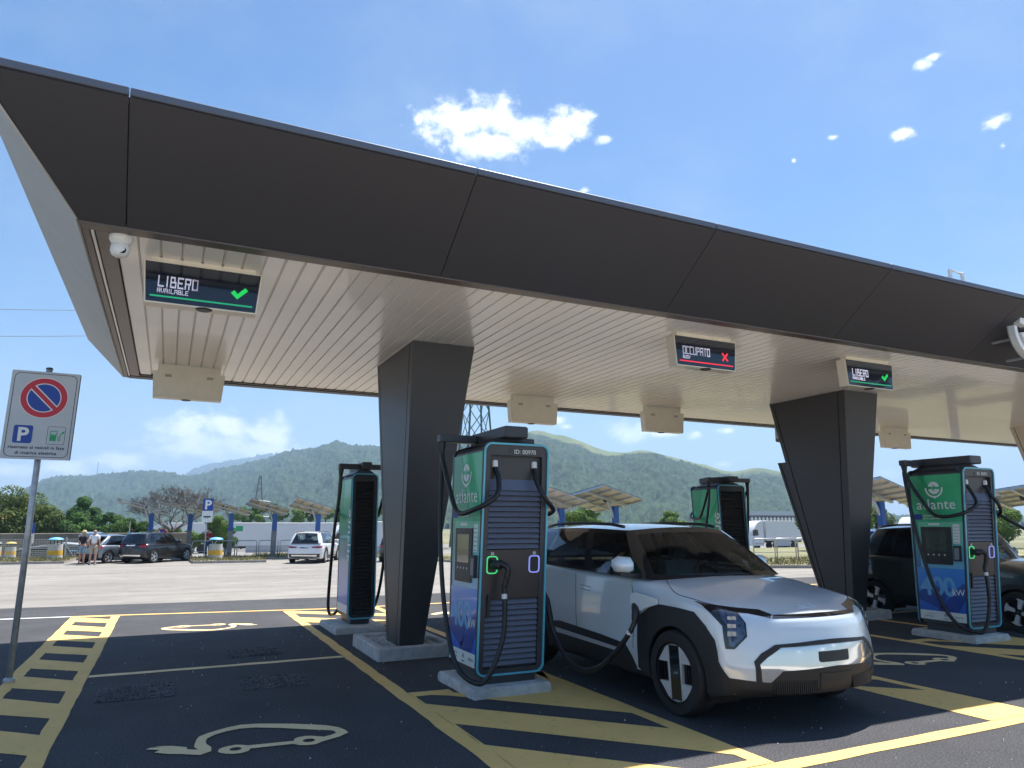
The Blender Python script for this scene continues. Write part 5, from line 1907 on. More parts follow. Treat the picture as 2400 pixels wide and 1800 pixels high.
TL_TALL = [(.95, .25, .98), (.72, .05, .98), (.70, .03, .72), (.93, .18, .70)]
TL_WIDE = [(.97, .30, .90), (.45, .02, .86), (.45, .02, .80), (.80, .04, .78), (.96, .22, .80)]
# dark green city SUV on the next charger
green_car, kg, mg, Gg = simple_car('dark_green_car', 'dark green small SUV behind the charger at the right', (12.46, 6.70, 0), (0, -1), (.050, .064, .060),
                                   dict(L=3.62, wb=2.42, hw=.80, h=1.60, r=.30, fo=.66, belt=1.04, hood=.98, wheel='cross', rails=.03, tail_lamp=TL_TALL, ws=1.55, metal=.4, n=(100, 30, 24), pillars=(.40, .70, .84)))
simple_car('blue_car', 'blue car just showing behind the dark green SUV', (19.6, 13.2, 0), (.5, -.86), (.015, .05, .16), dict(L=4.0, wb=2.5, hw=.87, h=1.47, r=.31, tail_lamp=TL_TALL, clad=False))
simple_car('black_crossover', 'black crossover parked beside the road, seen from its rear corner', (.43, 45.45, -.42), (.62, .78), (.006, .006, .008),
           dict(L=4.25, wb=2.57, hw=.90, h=1.60, r=.34, tail_lamp=[(.96, .28, 1.0), (.66, .05, 1.0), (.62, .03, .80), (.92, .2, .80)], skid=True, metal=.1, plate_z=.95, ws=1.9))
gh, kgh, mgh, Ggh = simple_car('grey_hatchback', 'blue-grey hatchback with its tailgate raised, two people behind it', (-1.46, 45.97, -.42), (.70, .71), (.20, .24, .28),
                               dict(L=4.1, wb=2.55, hw=.87, h=1.48, r=.31, tail_lamp=[(.97, .36, .95), (.70, .06, .90), (.66, .04, .78), (.95, .3, .78)], clad=False, tail=.75, metal=.5))
# raised tailgate: a framed pane hinged at the roof edge
yb = Ggh['rear_top']
tg = MB()
prof = [(0, 0), (.32, .10), (.62, .02), (.70, -.10)]
rows_ = []
for d, dz in prof:
    w_ = .58 + .12 * d
    rows_.append([(-w_, yb + d, 1.50 + dz), (-w_ * .5, yb + d + .02, 1.52 + dz), (w_ * .5, yb + d + .02, 1.52 + dz), (w_, yb + d, 1.50 + dz), (w_, yb + d, 1.46 + dz), (-w_, yb + d, 1.46 + dz)])
tg.loft(rows_)
tg.build('tailgate', mgh, gh, angle=40)
MB().box(-.55, .55, yb + .15, yb + .72, .62, .95).build('boot_opening', M['liner'], gh)
simple_car('white_suv', 'white SUV with wide red tail lamps parked by the kerb', (6.95 + .42 * 2.88, 39.65 + .91 * 2.88, -.42), (.42, .91), (.74, .75, .76),
           dict(L=4.72, wb=2.88, hw=.94, h=1.64, r=.37, tail_lamp=TL_WIDE, rails=.03, skid=True, metal=.05, plate_z=.80))
simple_car('dark_grey_suv', 'dark grey car half hidden by the nearest column', (11.6 + .42 * 2.7, 39.0 + .91 * 2.7, -.42), (.42, .91), (.035, .037, .042),
           dict(L=4.4, wb=2.7, hw=.91, h=1.62, r=.34, tail_lamp=TL_WIDE, metal=.3))
# ================================================================ verge, lorry park, fences
M['grass'] = mat('dry verge grass', (.12, .13, .045), .95, var=.45, scale=1.2, var2=(.25, .22, .11), bump=.6, bscale=25)
M['blade'] = mat('grass blades', (.11, .14, .04), .8, var=.5, scale=3, var2=(.24, .21, .10))
M['postblue'] = mat('blue post paint', (.02, .10, .36), .45, var=.12, scale=8)
M['postgrey'] = mat('grey post', (.20, .21, .22), .6, var=.15, scale=5)
M['pv'] = mat('pale underside of solar cells', (.56, .52, .48), .6, var=.25, scale=3)
M['pvtop'] = mat('solar glass', (.02, .03, .07), .12, coat=.6)
M['binband'] = mat('yellow band', (.70, .40, .03), .6, var=.15, scale=6)
M['lidblue'] = mat('light blue lid', (.12, .42, .68), .5)
M['truckwhite'] = mat('white lorry body', (.66, .67, .69), .45, var=.05, scale=.6)
M['truckgrey'] = mat('grey skirt', (.45, .46, .48), .5)
M['wallbrown'] = mat('weathered wall', (.20, .17, .14), .9, var=.35, scale=.6)
M['roofgrey'] = mat('grey sheet roof', (.30, .33, .37), .6, var=.1, scale=.8)

xv = np.array([-60, -40, -25, -14, -8, -4.7, -4.5, 0, 1.15, 1.35, 3, 5.0, 5.2, 8, 11, 13, 14, 16, 17.7, 19.5, 21.5, 24, 30, 40, 60, 80])
vd = [0, .35, 2, 4.5, 8]
mb = MB()
for x in xv:
    for d in vd:
        y = road_far(x) + .16 + d
        mb.v.append((x, y, max(g(road_far(x)), -.42) + .10 + (.03 if 0 < d < 5 else 0) - (.25 if d > 7 else 0)))
n = len(vd)
mb.f = [(i * n + k, (i + 1) * n + k, (i + 1) * n + k + 1, i * n + k + 1) for i in range(len(xv) - 1) for k in range(n - 1)]
verge = mb.build('grass_verge', M['grass'])
tag(verge, kind='structure')
for i in range(len(xv) - 1):
    a, b = xv[i], xv[i + 1]
    m_ = max(1, int(hypot(b - a, road_far(b) - road_far(a)) / 1.0)) if -14 <= a < 26 else 1
    for k in range(m_):
        xa, xb = a + (b - a) * k / m_, a + (b - a) * (k + 1) / m_
        p, q = Vector((xa, road_far(xa), g(road_far(xa)))), Vector((xb, road_far(xb), g(road_far(xb))))
        d = (q - p).normalized() * .006
        p, q = p + d, q - d
        up = Vector((0, .17, 0))
        MB().hexa([p - Vector((0, 0, .05)), q - Vector((0, 0, .05)), q + up - Vector((0, 0, .05)), p + up - Vector((0, 0, .05)), p + Vector((0, .01, .12)), q + Vector((0, .01, .12)), q + up + Vector((0, 0, .12)), p + up + Vector((0, 0, .12))]).build('kerb_stone', M['kerb'], verge)
# grass blades on the verge
nb = 26000
bx = RNG.uniform(-14, 30, nb)
by = np.array([road_far(x) for x in bx]) + .2 + RNG.uniform(0, 1, nb) ** 1.5 * 5
bz = np.array([max(g(road_far(x)), -.42) for x in bx]) + .10
hh = RNG.uniform(.05, .20, nb)
an = RNG.uniform(0, 2 * pi, nb)
wv = .02
V_ = np.empty((nb, 3, 3))
V_[:, 0] = np.stack([bx - wv * np.cos(an), by - wv * np.sin(an), bz], 1)
V_[:, 1] = np.stack([bx + wv * np.cos(an), by + wv * np.sin(an), bz], 1)
V_[:, 2] = np.stack([bx + RNG.normal(0, .05, nb), by + RNG.normal(0, .05, nb), bz + hh], 1)


def fast_mesh(name, verts, nper, m, parent=None):
    """many small polygons, nper corners each"""
    verts = verts.reshape(-1, 3)
    nv = len(verts)
    nf = nv // nper
    me = bpy.data.meshes.new(name)
    me.vertices.add(nv)
    me.vertices.foreach_set('co', verts.astype(np.float32).ravel())
    me.loops.add(nv)
    me.loops.foreach_set('vertex_index', np.arange(nv, dtype=np.int32))
    me.polygons.add(nf)
    me.polygons.foreach_set('loop_start', np.arange(0, nv, nper, dtype=np.int32))
    me.polygons.foreach_set('loop_total', np.full(nf, nper, dtype=np.int32))
    me.update(calc_edges=True)
    me.validate()
    return link(name, me, m, parent)


tag(fast_mesh('verge_grass', V_, 3, M['blade']), 'sparse dry grass along the kerb of the verge', 'grass', kind='stuff')
# lorry park behind, on lower ground
tag(grid_mesh([-30, 0, 40, 110], [70, 82, 130], lambda x, y: gfar(y) + .02).build('lorry_park', M['lot']), kind='structure')


def at(x, y, z=None):
    return (x, y, gfar(y) if z is None else z)


# ---------------------------------------------------------------- solar trees
def solar_tree(x, y, k, label, e1=(2.3, 0, -.66), e2=(.1, 3.6, -.45)):
    z0 = max(g(min(y, road_far(x))), -.42) + .08
    t = empty('solar_tree', (x, y, z0))
    tag(t, label, 'solar panel', 'solar panels on blue posts along the verge')
    MB().bbox(-.14, .14, -.14, .14, -.2, 1.55, .02).build('post_base', M['postgrey'], t)
    MB().bbox(-.135, .135, -.135, .135, 1.552, 2.58, .02).build('post_top', M['postblue'], t)
    c = Vector((-.42, .2, 3.02))
    MB().tube([(.02, -.05, 1.75), tuple(c + Vector((.05, -.05, -.15)))], .075, 8).build('strut', M['steel'], t)
    MB().lathe([(.12, -.10), (.15, 0), (.12, .10)], 10, tuple(c - Vector((0, 0, .12))), 'y').build('pivot', M['black'], t)
    E1, E2 = Vector(e1), Vector(e2)
    N = E1.cross(E2).normalized()
    O = c - E1 * .5 - E2 * .35

    def slab(a0, a1, b0, b1, h0, h1):
        p = [O + E1 * a + E2 * b + N * h for h in (h0, h1) for a, b in ((a0, b0), (a1, b0), (a1, b1), (a0, b1))]
        return MB().hexa(p)
    slab(0, 1, 0, 1, .03, .05).build('glass_top', M['pvtop'], t)
    for i in range(4):
        slab(i / 4 + .004, (i + 1) / 4 - .004, 0, .495, 0, .028).build('solar_module', M['pv'], t)
        slab(i / 4 + .004, (i + 1) / 4 - .004, .505, 1, 0, .028).build('solar_module', M['pv'], t)
    for i in range(5):
        slab(i / 4 - .012 if i else 0, i / 4 + .012 if i < 4 else 1, .0, 1, -.09, -.002).build('rafter', M['steel'], t)
    for b in (.28, .62):
        slab(-.01, 1.01, b, b + .03, -.20, -.092).build('purlin', M['steel'], t)
    return t


for k, (x, y, lab) in enumerate(((-.88, 48.7, 'leftmost solar panel tree, its panel seen edge-on'), (1.28, 48.7, 'second solar panel tree from the left, before the bare tree'),
                                 (3.44, 46.0, 'solar panel tree just right of the blue P sign'), (5.91, 45.8, 'solar panel tree with a full blue post before the long trailer'), (8.47, 45.6, 'solar panel tree directly behind the white SUV'),
                                 (17.0, 30.0, 'solar panel tree left above the silver car roof'), (20.1, 30.0, 'solar panel tree right above the silver car roof'), (28.0, 21.2, 'solar panel tree between the second column and the right charger'),
                                 (33.5, 21.0, 'solar panel tree behind the right charger'), (39.0, 21.0, 'solar panel tree farthest to the right'))):
    solar_tree(x, y, k, lab, e1=(2.9, 0, -.80) if k < 3 else (2.3, 0, -.66), e2=(.0, 3.4, [.06, .02, -.04, -.22, -.45][k]) if k < 5 else (0, 4.3, -.50))


# ---------------------------------------------------------------- railings
ORD = ['first', 'second', 'third', 'fourth', 'fifth', 'sixth', 'seventh', 'eighth', 'ninth']


def railing(x, y, rz, label, grp):
    t = empty('hoop_railing', (x, y, max(g(road_far(x)), -.42) + .08), rz)
    tag(t, label, 'railing', grp)
    h, w_ = .98, .55
    path = [(-w_, 0, -.1), (-w_, 0, h - .12), (-w_ + .04, 0, h - .03), (-w_ + .12, 0, h), (w_ - .12, 0, h), (w_ - .04, 0, h - .03), (w_, 0, h - .12), (w_, 0, -.1)]
    MB().tube(path, .028, 7).build('hoop', M['steel'], t, smooth=True)
    MB().tube([(-w_, 0, .38), (w_, 0, .38)], .02, 6).build('cross_rail', M['steel'], t)
    return t


for k in range(1, 9):
    railing(.75 + 1.22 * k, 45.9 - .05 * k, 0, ORD[k - 1] + ' grey hoop railing from the left before the white trailer', 'hoop railings before the trailer')
for k in range(6):
    x = 20.2 + 1.15 * k
    railing(x + 3.2, road_far(x + 3.2) + 4.2, -.35, ORD[k] + ' grey hoop railing from the left on the grass beyond the silver car', 'hoop railings on the grass at the right')


# ---------------------------------------------------------------- litter bins
def bin_(x, y, label, lid, s=1.):
    t = empty('litter_bin', (x, y, max(g(min(y, road_far(x))), -.42) + (.1 if y > road_far(x) else 0)))
    t.scale = (s, s, s)
    tag(t, label, 'bin')
    MB().lathe([(.40, 0), (.38, .23)], 28).build('drum_foot', M['concrete'], t, angle=40)
    MB().lathe([(.384, .232), (.372, .48)], 28).build('drum_band', M['binband'], t, angle=40)
    MB().lathe([(.368, .482), (.345, .82), (.31, .82), (.30, .6)], 28).build('drum', M['concrete'], t, angle=40)
    for a in range(4):
        c_, s_ = cos(a * pi / 2 + .4) * .27, sin(a * pi / 2 + .4) * .27
        MB().box(c_ - .02, c_ + .02, s_ - .02, s_ + .02, .8, 1.06).build('lid_post', M['black'], t)
    MB().lathe([(.37, 1.05), (.38, 1.08), (.30, 1.15), (.12, 1.19), (.01, 1.20)], 28).build('lid', lid, t, angle=30)
    return t


bin_(-5.53, 47.6, 'concrete litter bin with a yellow band and blue lid at the left', M['lidblue'])
bin_(2.58, 44.0, 'concrete litter bin with a yellow band beside the person in red', M['lidblue'])
bin_(-8.15, 51.0, 'small litter bin with a yellow lid behind the fence at the left', mat('yellow lid', (.60, .45, .08), .6), .75)
bin_(-8.95, 51.5, 'small litter bin with a grey lid at the far left edge', M['postgrey'], .75)


# ---------------------------------------------------------------- small signs
def post_sign(name, x, y, zbase, htop, label):
    t = empty(name, (x, y, zbase))
    tag(t, label, 'sign')
    MB().tube([(0, 0.04, -.1), (0, .04, htop)], .03, 8).build('post', M['steel'], t)
    return t


t = post_sign('trailer_parking_sign', 2.05, 45.0, -.40, 3.4, 'blue P sign with a white caravan plate on a post')
PP = lambda x, z, d: (x, -d, z)
plate(rrect(-.27, .27, 2.76, 3.46, .03), PP, 0, .02).build('blue_plate', M['signblue'], t)
text('parking_letter', 'P', .72, frame((0, -.024, 2.86), (1, 0, 0), (0, 0, 1)), M['white'], t, .004, .02)
plate(rrect(-.285, .285, 2.10, 2.75, .02), PP, 0, .02).build('white_plate', M['white'], t)
plate([(-.2, 2.38), (.12, 2.38), (.12, 2.36), (.22, 2.42), (.12, 2.48), (.12, 2.46), (-.2, 2.46)], PP, .0205, .024).build('trailer_pictogram', M['signink'], t)
plate([(-.13, 2.33), (-.07, 2.33), (-.07, 2.37), (-.13, 2.37)], PP, .0205, .024).build('trailer_pictogram', M['signink'], t)
plate([(.0, 2.33), (.06, 2.33), (.06, 2.37), (.0, 2.37)], PP, .0205, .024).build('trailer_pictogram', M['signink'], t)
t = post_sign('no_stopping_sign', -.24, 47.0, -.40, 1.8, 'round red and blue no-stopping sign behind the black crossover')
cz = 1.42
for r_, m_, d in ((.33, 'white', 0), (.32, 'signred', .006), (.25, 'signblue', .012)):
    plate([(r_ * cos(a), cz + r_ * sin(a)) for a in np.linspace(0, 2 * pi, 25)[:-1]], PP, d, d + .005).build('disc', M[m_], t)
for s in (-1, 1):
    plate([(s * -.21, cz - .17), (s * -.16, cz - .21), (s * .21, cz + .17), (s * .16, cz + .21)][::s], PP, .018 + .002 * s, .024 + .002 * s).build('disc_bar', M['signred' if s > 0 else 'white'], t)
t = post_sign('small_blue_sign', -7.35, 52.0, -.5, 2.2, 'small blue and white sign on a post behind the fence')
plate(rrect(-.14, .14, 1.55, 2.2, .02), PP, 0, .02).build('blue_plate', M['signblue'], t)
plate(rrect(-.14, .14, .95, 1.5, .02), PP, 0, .02).build('white_plate', M['white'], t)
t = post_sign('white_marker_sign', -2.30, 56.0, -.8, 2.6, 'narrow white and blue sign above the tailgate car')
plate(rrect(-.10, .10, 1.1, 1.9, .02), PP, 0, .02).build('blue_plate', M['lidblue'], t)

# picnic bench
t = empty('picnic_bench', (-4.35, 50.0, -.42))
tag(t, 'small blue picnic bench on the grass behind the people', 'bench')
MB().bbox(-.7, .7, -.2, .2, .45, .50, .01).build('seat', mat('blue bench', (.05, .25, .45), .6), t)
for s in (-1, 1):
    MB().box(s * .5 - .04, s * .5 + .04, -.15, .15, -.15, .449).build('leg', M['black'], t)

# wire fence with leaning steel posts
t = empty('wire_fence', (0, 49.6, -.42))
tag(t, 'wire mesh fence on grey steel posts along the left verge', 'fence')
for k, x in enumerate(np.arange(-14, -3.5, 1.75)):
    MB().box(x - .035, x + .035, -.035, .035, -.2, 1.28 + (.0 if k % 2 else .1)).build('fence_post', M['steel'], t)
    if k % 2:
        MB().tube([(x + .6, 0, -.1), (x + .04, 0, .75)], .03, 6).build('fence_brace', M['steel'], t)
wm = MB()
for k in range(11):
    z = .1 + k * .105
    wm.tube([(-14, 0, z), (-3.5, 0, z)], .006, 4)
tag(wm.build('fence_wires', M['steel'], t), kind='stuff')
wm = MB()
for x in np.arange(-14, -3.5, .13):
    wm.tube([(x, 0, .05), (x, 0, 1.18)], .005, 4)
tag(wm.build('fence_mesh', M['steel'], t), kind='stuff')
# boundary wall and low sheds behind it
t = MB()
t.bbox(-13, 1.6, 62, 62.3, -1.6, .95, .04)
tag(t.build('boundary_wall', M['wallbrown']), 'low brown boundary wall in front of the green trees', 'wall')
t = empty('low_shed', (-6.3, 58.5, -1.1))
tag(t, 'low grey sheet-roofed shed behind the wire fence', 'shed')
MB().box(-2.6, 2.6, -1.4, 1.4, -.4, 1.0).build('shed_wall', mat('grey boards', (.13, .13, .135), .8, var=.3, scale=1.5), t)
MB().prism([(-3, 1.0), (0, 1.45), (3, 1.15), (3, 1.05), (0, 1.32), (-3, .94)], -1.6, 1.6, 'y').build('shed_roof', M['roofgrey'], t)


# ---------------------------------------------------------------- lorries
def lorry(name, label, x, y, L, cab_left, box_h=2.75, deck=1.2, mark=False, cabcol='truckwhite', rz=0.):
    t = empty(name, at(x, y), rz)
    tag(t, label, 'lorry')
    s = -1 if cab_left else 1
    x0, x1 = -L / 2, L / 2
    b = MB()
    b.bbox(x0, x1, -1.25, 1.25, deck, deck + box_h, .06)
    b.build('trailer_box', M['truckwhite'], t)
    MB().bbox(x0 + .02, x1 - .02, -1.28, -1.255, deck + box_h - .16, deck + box_h - .02, .01).build('top_rail', M['white'], t)
    MB().box(x0 + 1.5, x1 - 3, -1.24, -1.2, .45, deck - .02).build('side_skirt', M['truckgrey'], t)
    MB().box(x0 + .1, x1 - .1, -.5, .5, deck - .25, deck - .01).build('chassis', M['black'], t)
    for k in range(3):
        xx = (x1 - 2.2 - k * 1.3) if cab_left else (x0 + 2.2 + k * 1.3)
        for yy in (-1.05, 1.05):
            MB().lathe([(.28, -.14), (.5, -.14), (.52, -.08), (.52, .08), (.5, .14), (.28, .14)], 20, (xx, yy, .5), 'y').build('wheel', M['tyre'], t, angle=40)
    cx_ = (x0 - 1.35) if cab_left else (x1 + 1.35)
    prof = [(-1.15, .55), (-1.22, 1.5), (-1.0, 2.25), (-.75, 2.85), (-.2, 3.55), (.35, 3.85), (.95, 3.9), (.95, .55)]
    c = MB()
    c.prism([(cx_ + (a if cab_left else -a), z) for a, z in prof], -1.22, 1.22, 'y')
    c.build('cab', M[cabcol], t, angle=30)
    win = [(-.93, 2.15), (-.72, 2.72), (-.1, 2.72), (-.02, 1.95), (-.9, 1.85)]
    plate([(cx_ + (a if cab_left else -a), z) for a, z in win], lambda u, v, d: (u, -1.222 - d, v), 0, .01).build('cab_window', M['blackgloss'], t)
    MB().box(cx_ - .85 * 1, cx_ + .85, -1.235, -1.223, .75, .95).build('cab_step', M['truckgrey'], t)
    mx_ = cx_ + (-1.05 if cab_left else 1.05)
    MB().bbox(mx_ - .1, mx_ + .1, -1.55, -1.3, 1.9, 2.7, .03).build('cab_mirror', M['black'], t)
    MB().bbox(cx_ + (1.0 if cab_left else -1.0) - .06, cx_ + (1.0 if cab_left else -1.0) + .06, -1.2, -.9, 2.2, 3.8, .03).build('exhaust_stack', M['black'], t)
    for xx in (cx_ - .3 * s * -1,):
        for yy in (-1.05, 1.05):
            MB().lathe([(.28, -.14), (.5, -.14), (.52, -.08), (.52, .08), (.5, .14), (.28, .14)], 20, (xx, yy, .5), 'y').build('wheel', M['tyre'], t, angle=40)
    if mark:
        plate([(x0 + .25, deck + 1.75), (x0 + 1.05, deck + 1.75), (x0 + 1.05, deck + 2.35), (x0 + .25, deck + 2.35)], lambda u, v, d: (u, -1.252 - d, v), 0, .01).build('green_placard', M['signgreen'], t)
        text('cab_number', '40', .62, frame((cx_ - .35, -1.24, 1.65), (1, 0, 0), (0, 0, 1)), M['signink'], t, .01, .01)
    return t


lorry('white_lorry', 'long white lorry trailer with a green placard, cab at its left end', 13.4, 92, 12.6, True, mark=True)
lorry('white_lorry', 'white lorry trailer behind the bare tree and the P sign', 3.3, 104, 6.4, True)
lorry('white_lorry', 'white lorry cab standing behind the white SUV', 23.3, 80, 9.0, True)
lorry('white_lorry', 'white lorry seen above the silver car bonnet, left of the second column', 78.6, 76, 7.5, True)
lorry('white_lorry', 'white lorry far right behind the dark green SUV', 100, 66, 12, True)

# ---------------------------------------------------------------- far warehouse
t = empty('far_warehouse', at(230, 222, -2.2))
tag(t, 'long low warehouse with a row of diamond shapes under its roof', 'building')
MB().box(-30, 34, -8, 8, 0, 4.4).build('wall', M['truckwhite'], t)
MB().prism([(-9, 7.2), (-8.5, 8.9), (8.5, 8.9), (9, 7.2)], -31, 35, 'x').build('roof', M['roofgrey'], t)
MB().box(-30, 34, -8.4, -8.1, 4.5, 7.1).build('frieze', mat('dark frieze', (.10, .07, .10), .8), t)
for k in range(32):
    x = -29 + k * 2
    plate([(x, 4.9), (x + .8, 5.8), (x, 6.7), (x - .8, 5.8)], lambda u, v, d: (u, -8.41 - d, v), 0, .05).build('frieze_diamond', M['white'], t)


# ---------------------------------------------------------------- pylons, masts and wires
def pylon(name, label, x, y, h, base, arms, col, z0=None):
    t = empty(name, at(x, y, -2.2 if z0 is None else z0))
    tag(t, label, 'pylon')
    b = MB()
    n = 9
    def leg(s, k):
        z = h * (1 - (1 - k / n) ** 1.15)
        w_ = base * (1 - z / h) + .25
        return [(-w_, -w_, z), (w_, -w_, z), (w_, w_, z), (-w_, w_, z)][s]
    r = h * .0022 + .015
    for k in range(n):
        for s in range(4):
            b.tube([leg(s, k), leg(s, k + 1)], r * 1.5, 4)
            b.tube([leg(s, k), leg((s + 1) % 4, k + 1)], r * .7, 4)
            b.tube([leg((s + 1) % 4, k), leg(s, k + 1)], r * .7, 4)
    tag(b.build('lattice', col, t), kind='stuff')
    for z, w_ in arms:
        c = MB()
        c.tube([(-w_, 0, z), (0, 0, z + .35), (w_, 0, z)], r, 4)
        c.tube([(-w_, 0, z), (w_, 0, z)], r, 4)
        c.build('cross_arm', M['white'] if h < 30 else col, t)
    return t


M['pylon'] = mat('green grey lattice', (.05, .10, .085), .7)
pylon('lattice_pylon', 'large lattice pylon showing right of the nearest column', 45.9, 110, 46, 2.9, ((38, 6), (42, 5)), M['pylon'])
pylon('lattice_pylon', 'slim lattice pylon in front of the wooded hill', 21.4, 200, 16.5, 1.5, ((5.7, 3.2), (9.7, 3.0)), mat('grey lattice', (.10, .13, .14), .7))
for k, (p, q) in enumerate((((-60, 95, 22.5), (46, 110, 41)), ((-60, 95, 19.2), (46, 110, 37.5)), ((46, 110, 40), (260, 140, 30)), ((46, 110, 37), (260, 140, 26.5)))):
    pts = []
    for j in range(15):
        s = j / 14
        v = Vector(p).lerp(Vector(q), s)
        v.z -= 10 * s * (1 - s)
        pts.append(v)
    tag(MB().tube(pts, .035, 4).build('power_line', M['postgrey']), ['upper thin power line crossing the sky at the left', 'lower thin power line crossing the sky at the left', 'upper thin power line seen under the canopy at the right', 'lower thin power line seen under the canopy at the right'][k], 'cable')
# ================================================================ trees
def leaf_mat(name, c0, c1, c2=None):
    m = mat(name, c0, .75, spec=.25)
    nt = m.node_tree
    b = nt.nodes['Principled BSDF']
    t = nt.nodes.new('ShaderNodeTexCoord')
    n = nt.nodes.new('ShaderNodeTexNoise')
    n.inputs['Scale'].default_value = 1.1
    n.inputs['Detail'].default_value = 5
    nt.links.new(t.outputs['Object'], n.inputs['Vector'])
    r = nt.nodes.new('ShaderNodeValToRGB')
    e = r.color_ramp.elements
    e[0].position, e[0].color = .32, (*c0, 1)
    e[1].position, e[1].color = .62, (*c1, 1)
    if c2:
        x = e.new(.74)
        x.color = (*c2, 1)
    nt.links.new(n.outputs['Fac'], r.inputs[0])
    nt.links.new(r.outputs[0], b.inputs['Base Color'])
    b.inputs['Subsurface Weight'].default_value = 0
    tr = nt.nodes.new('ShaderNodeBsdfTranslucent')
    nt.links.new(r.outputs[0], tr.inputs[0])
    mxn = nt.nodes.new('ShaderNodeMixShader')
    mxn.inputs[0].default_value = .22
    nt.links.new(b.outputs[0], mxn.inputs[1])
    nt.links.new(tr.outputs[0], mxn.inputs[2])
    nt.links.new(mxn.outputs[0], nt.nodes['Material Output'].inputs[0])
    return m


LEAF = {'green': leaf_mat('green leaves', (.036, .095, .022), (.095, .19, .036)), 'dark': leaf_mat('dark leaves', (.022, .070, .018), (.065, .155, .028)),
        'bright': leaf_mat('bright leaves', (.065, .14, .026), (.16, .25, .045)), 'rust': leaf_mat('leaves with rusty seed heads', (.045, .085, .020), (.12, .165, .035), (.28, .19, .06))}
M['bark'] = mat('bark', (.09, .07, .055), .9, var=.3, scale=4)
M['twig'] = mat('dry twigs', (.12, .10, .095), .9, var=.25, scale=4)


def tree(name, label, x, y, zc, rad, leaf, n, size, clumps=14, seed=1, grp=None, zb=None, trunk=True, cone=0.):
    """crown of small leaf faces gathered in clumps round a centre zc (height above the ground there)"""
    n, size = int(n * 2.0), size * .72
    r = np.random.default_rng(seed)
    z0 = gfar(y) if zb is None else zb
    t = empty(name, (x, y, z0))
    tag(t, label, 'tree', grp)
    rx, ry, rz = rad
    d = r.normal(size=(clumps, 3))
    d /= np.linalg.norm(d, axis=1)[:, None]
    cc_ = d * np.array([rx, ry, rz]) * (r.uniform(.35, .85, clumps) ** .7)[:, None]
    if cone:
        cc_[:, :2] *= np.clip(1.15 - cone * (cc_[:, 2:3] / rz + 1) / 2, .2, 1.2)
    cr_ = r.uniform(.26, .42, clumps) * min(rx, rz) * 1.25
    idx = r.integers(0, clumps, n)
    v = r.normal(size=(n, 3))
    v /= np.linalg.norm(v, axis=1)[:, None]
    rr_ = r.uniform(.55, 1.04, n) ** .6
    P = cc_[idx] + v * (cr_[idx] * rr_)[:, None] * np.array([1.1, 1.1, .85])
    nrm = v + r.normal(0, .55, (n, 3)) + np.array([0, 0, .35])
    nrm /= np.linalg.norm(nrm, axis=1)[:, None]
    a = np.cross(nrm, r.normal(size=(n, 3)))
    a /= np.linalg.norm(a, axis=1)[:, None]
    b = np.cross(nrm, a)
    s = (size * r.uniform(.6, 1.35, n))[:, None]
    P[:, 2] += zc
    Q = np.stack([P - a * s * .9, P - b * s * .45 + a * s * .1, P + a * s, P + b * s * .45 + a * s * .1], 1)
    fast_mesh('crown', Q, 4, LEAF[leaf], t)
    if trunk:
        tk = MB()
        tk.tube([(0, 0, -.3), (.03, 0, zc * .4), (-.02, .02, zc - rz * .2), (0, 0, zc + rz * .3)], [.05 * rx + .06, .045 * rx + .04, .03 * rx + .03, .02], 8)
        tk.build('trunk', M['bark'], t)
        for k in range(min(7, clumps)):
            c = cc_[k]
            MB().tube([(0, 0, zc - rz * .55), (c[0] * .4, c[1] * .4, zc - rz * .3 + c[2] * .2), (c[0], c[1], zc + c[2])], [.03 * rx + .02, .02 * rx + .02, .012], 6).build('limb', M['bark'], t)
    return t


tree('seed_head_tree', 'tall tree with rusty seed heads behind the parking sign post', -11.2, 70, 3.4, (2.5, 2.2, 2.7), 'rust', 9000, .16, 26, 3, cone=.45)
tree('seed_head_tree', 'rusty-green tree beside the tallest tree at the left', -9.2, 69, 2.9, (1.6, 1.6, 1.9), 'rust', 6000, .15, 18, 4)
tree('round_tree', 'round dark green tree rising behind the hedge at the left', -6.8, 78, 4.6, (1.75, 1.6, 1.25), 'dark', 7500, .13, 20, 5)
for k, (x, y, zc, rx, rz, lf, lab) in enumerate(((-6.6, 68, 2.5, 1.25, 1.35, 'green', 'green tree left of the raised tailgate'), (-5.1, 69, 2.7, 1.3, 1.5, 'dark', 'dense green tree above the raised tailgate'), (-3.7, 68, 2.65, 1.25, 1.45, 'green', 'green tree between the tailgate and the first solar panel'),
                                                (-2.4, 69, 2.4, 1.2, 1.3, 'green', 'green tree under the leftmost solar panel'), (-1.1, 66, 1.6, .95, .85, 'bright', 'yellow-green bush above the black crossover'), (.2, 70, 1.8, 1.1, 1.1, 'green', 'green tree at the foot of the bare tree'),
                                                (4.0, 72, 2.7, 1.25, 1.35, 'bright', 'bright green tree right of the P sign'), (5.3, 76, 2.2, 1.1, 1.0, 'green', 'green tree left of the long trailer'), (2.2, 78, 1.8, 1.0, 1.1, 'bright', 'light green tree behind the P sign'))):
    tree('leafy_tree', lab, x, y, zc, (rx, 1.2, rz), lf, 4200, .125, 14, 10 + k)
for k in range(9):
    tree('hedge_tree', ORD[k] + ' green tree from the left in the row above the trailer roof', 10.5 + k * 2.6, 118 + (k % 3), 5.0 + .35 * (k % 3), (1.8, 1.5, 1.35), 'bright' if k % 2 else 'green', 2200, .2, 10, 30 + k, 'trees in a row behind the trailer')
tree('leafy_tree', 'bright green tree left above the silver car roof', 33.5, 55, 2.9, (1.7, 1.5, 1.4), 'bright', 4200, .15, 14, 50, zb=-.9)
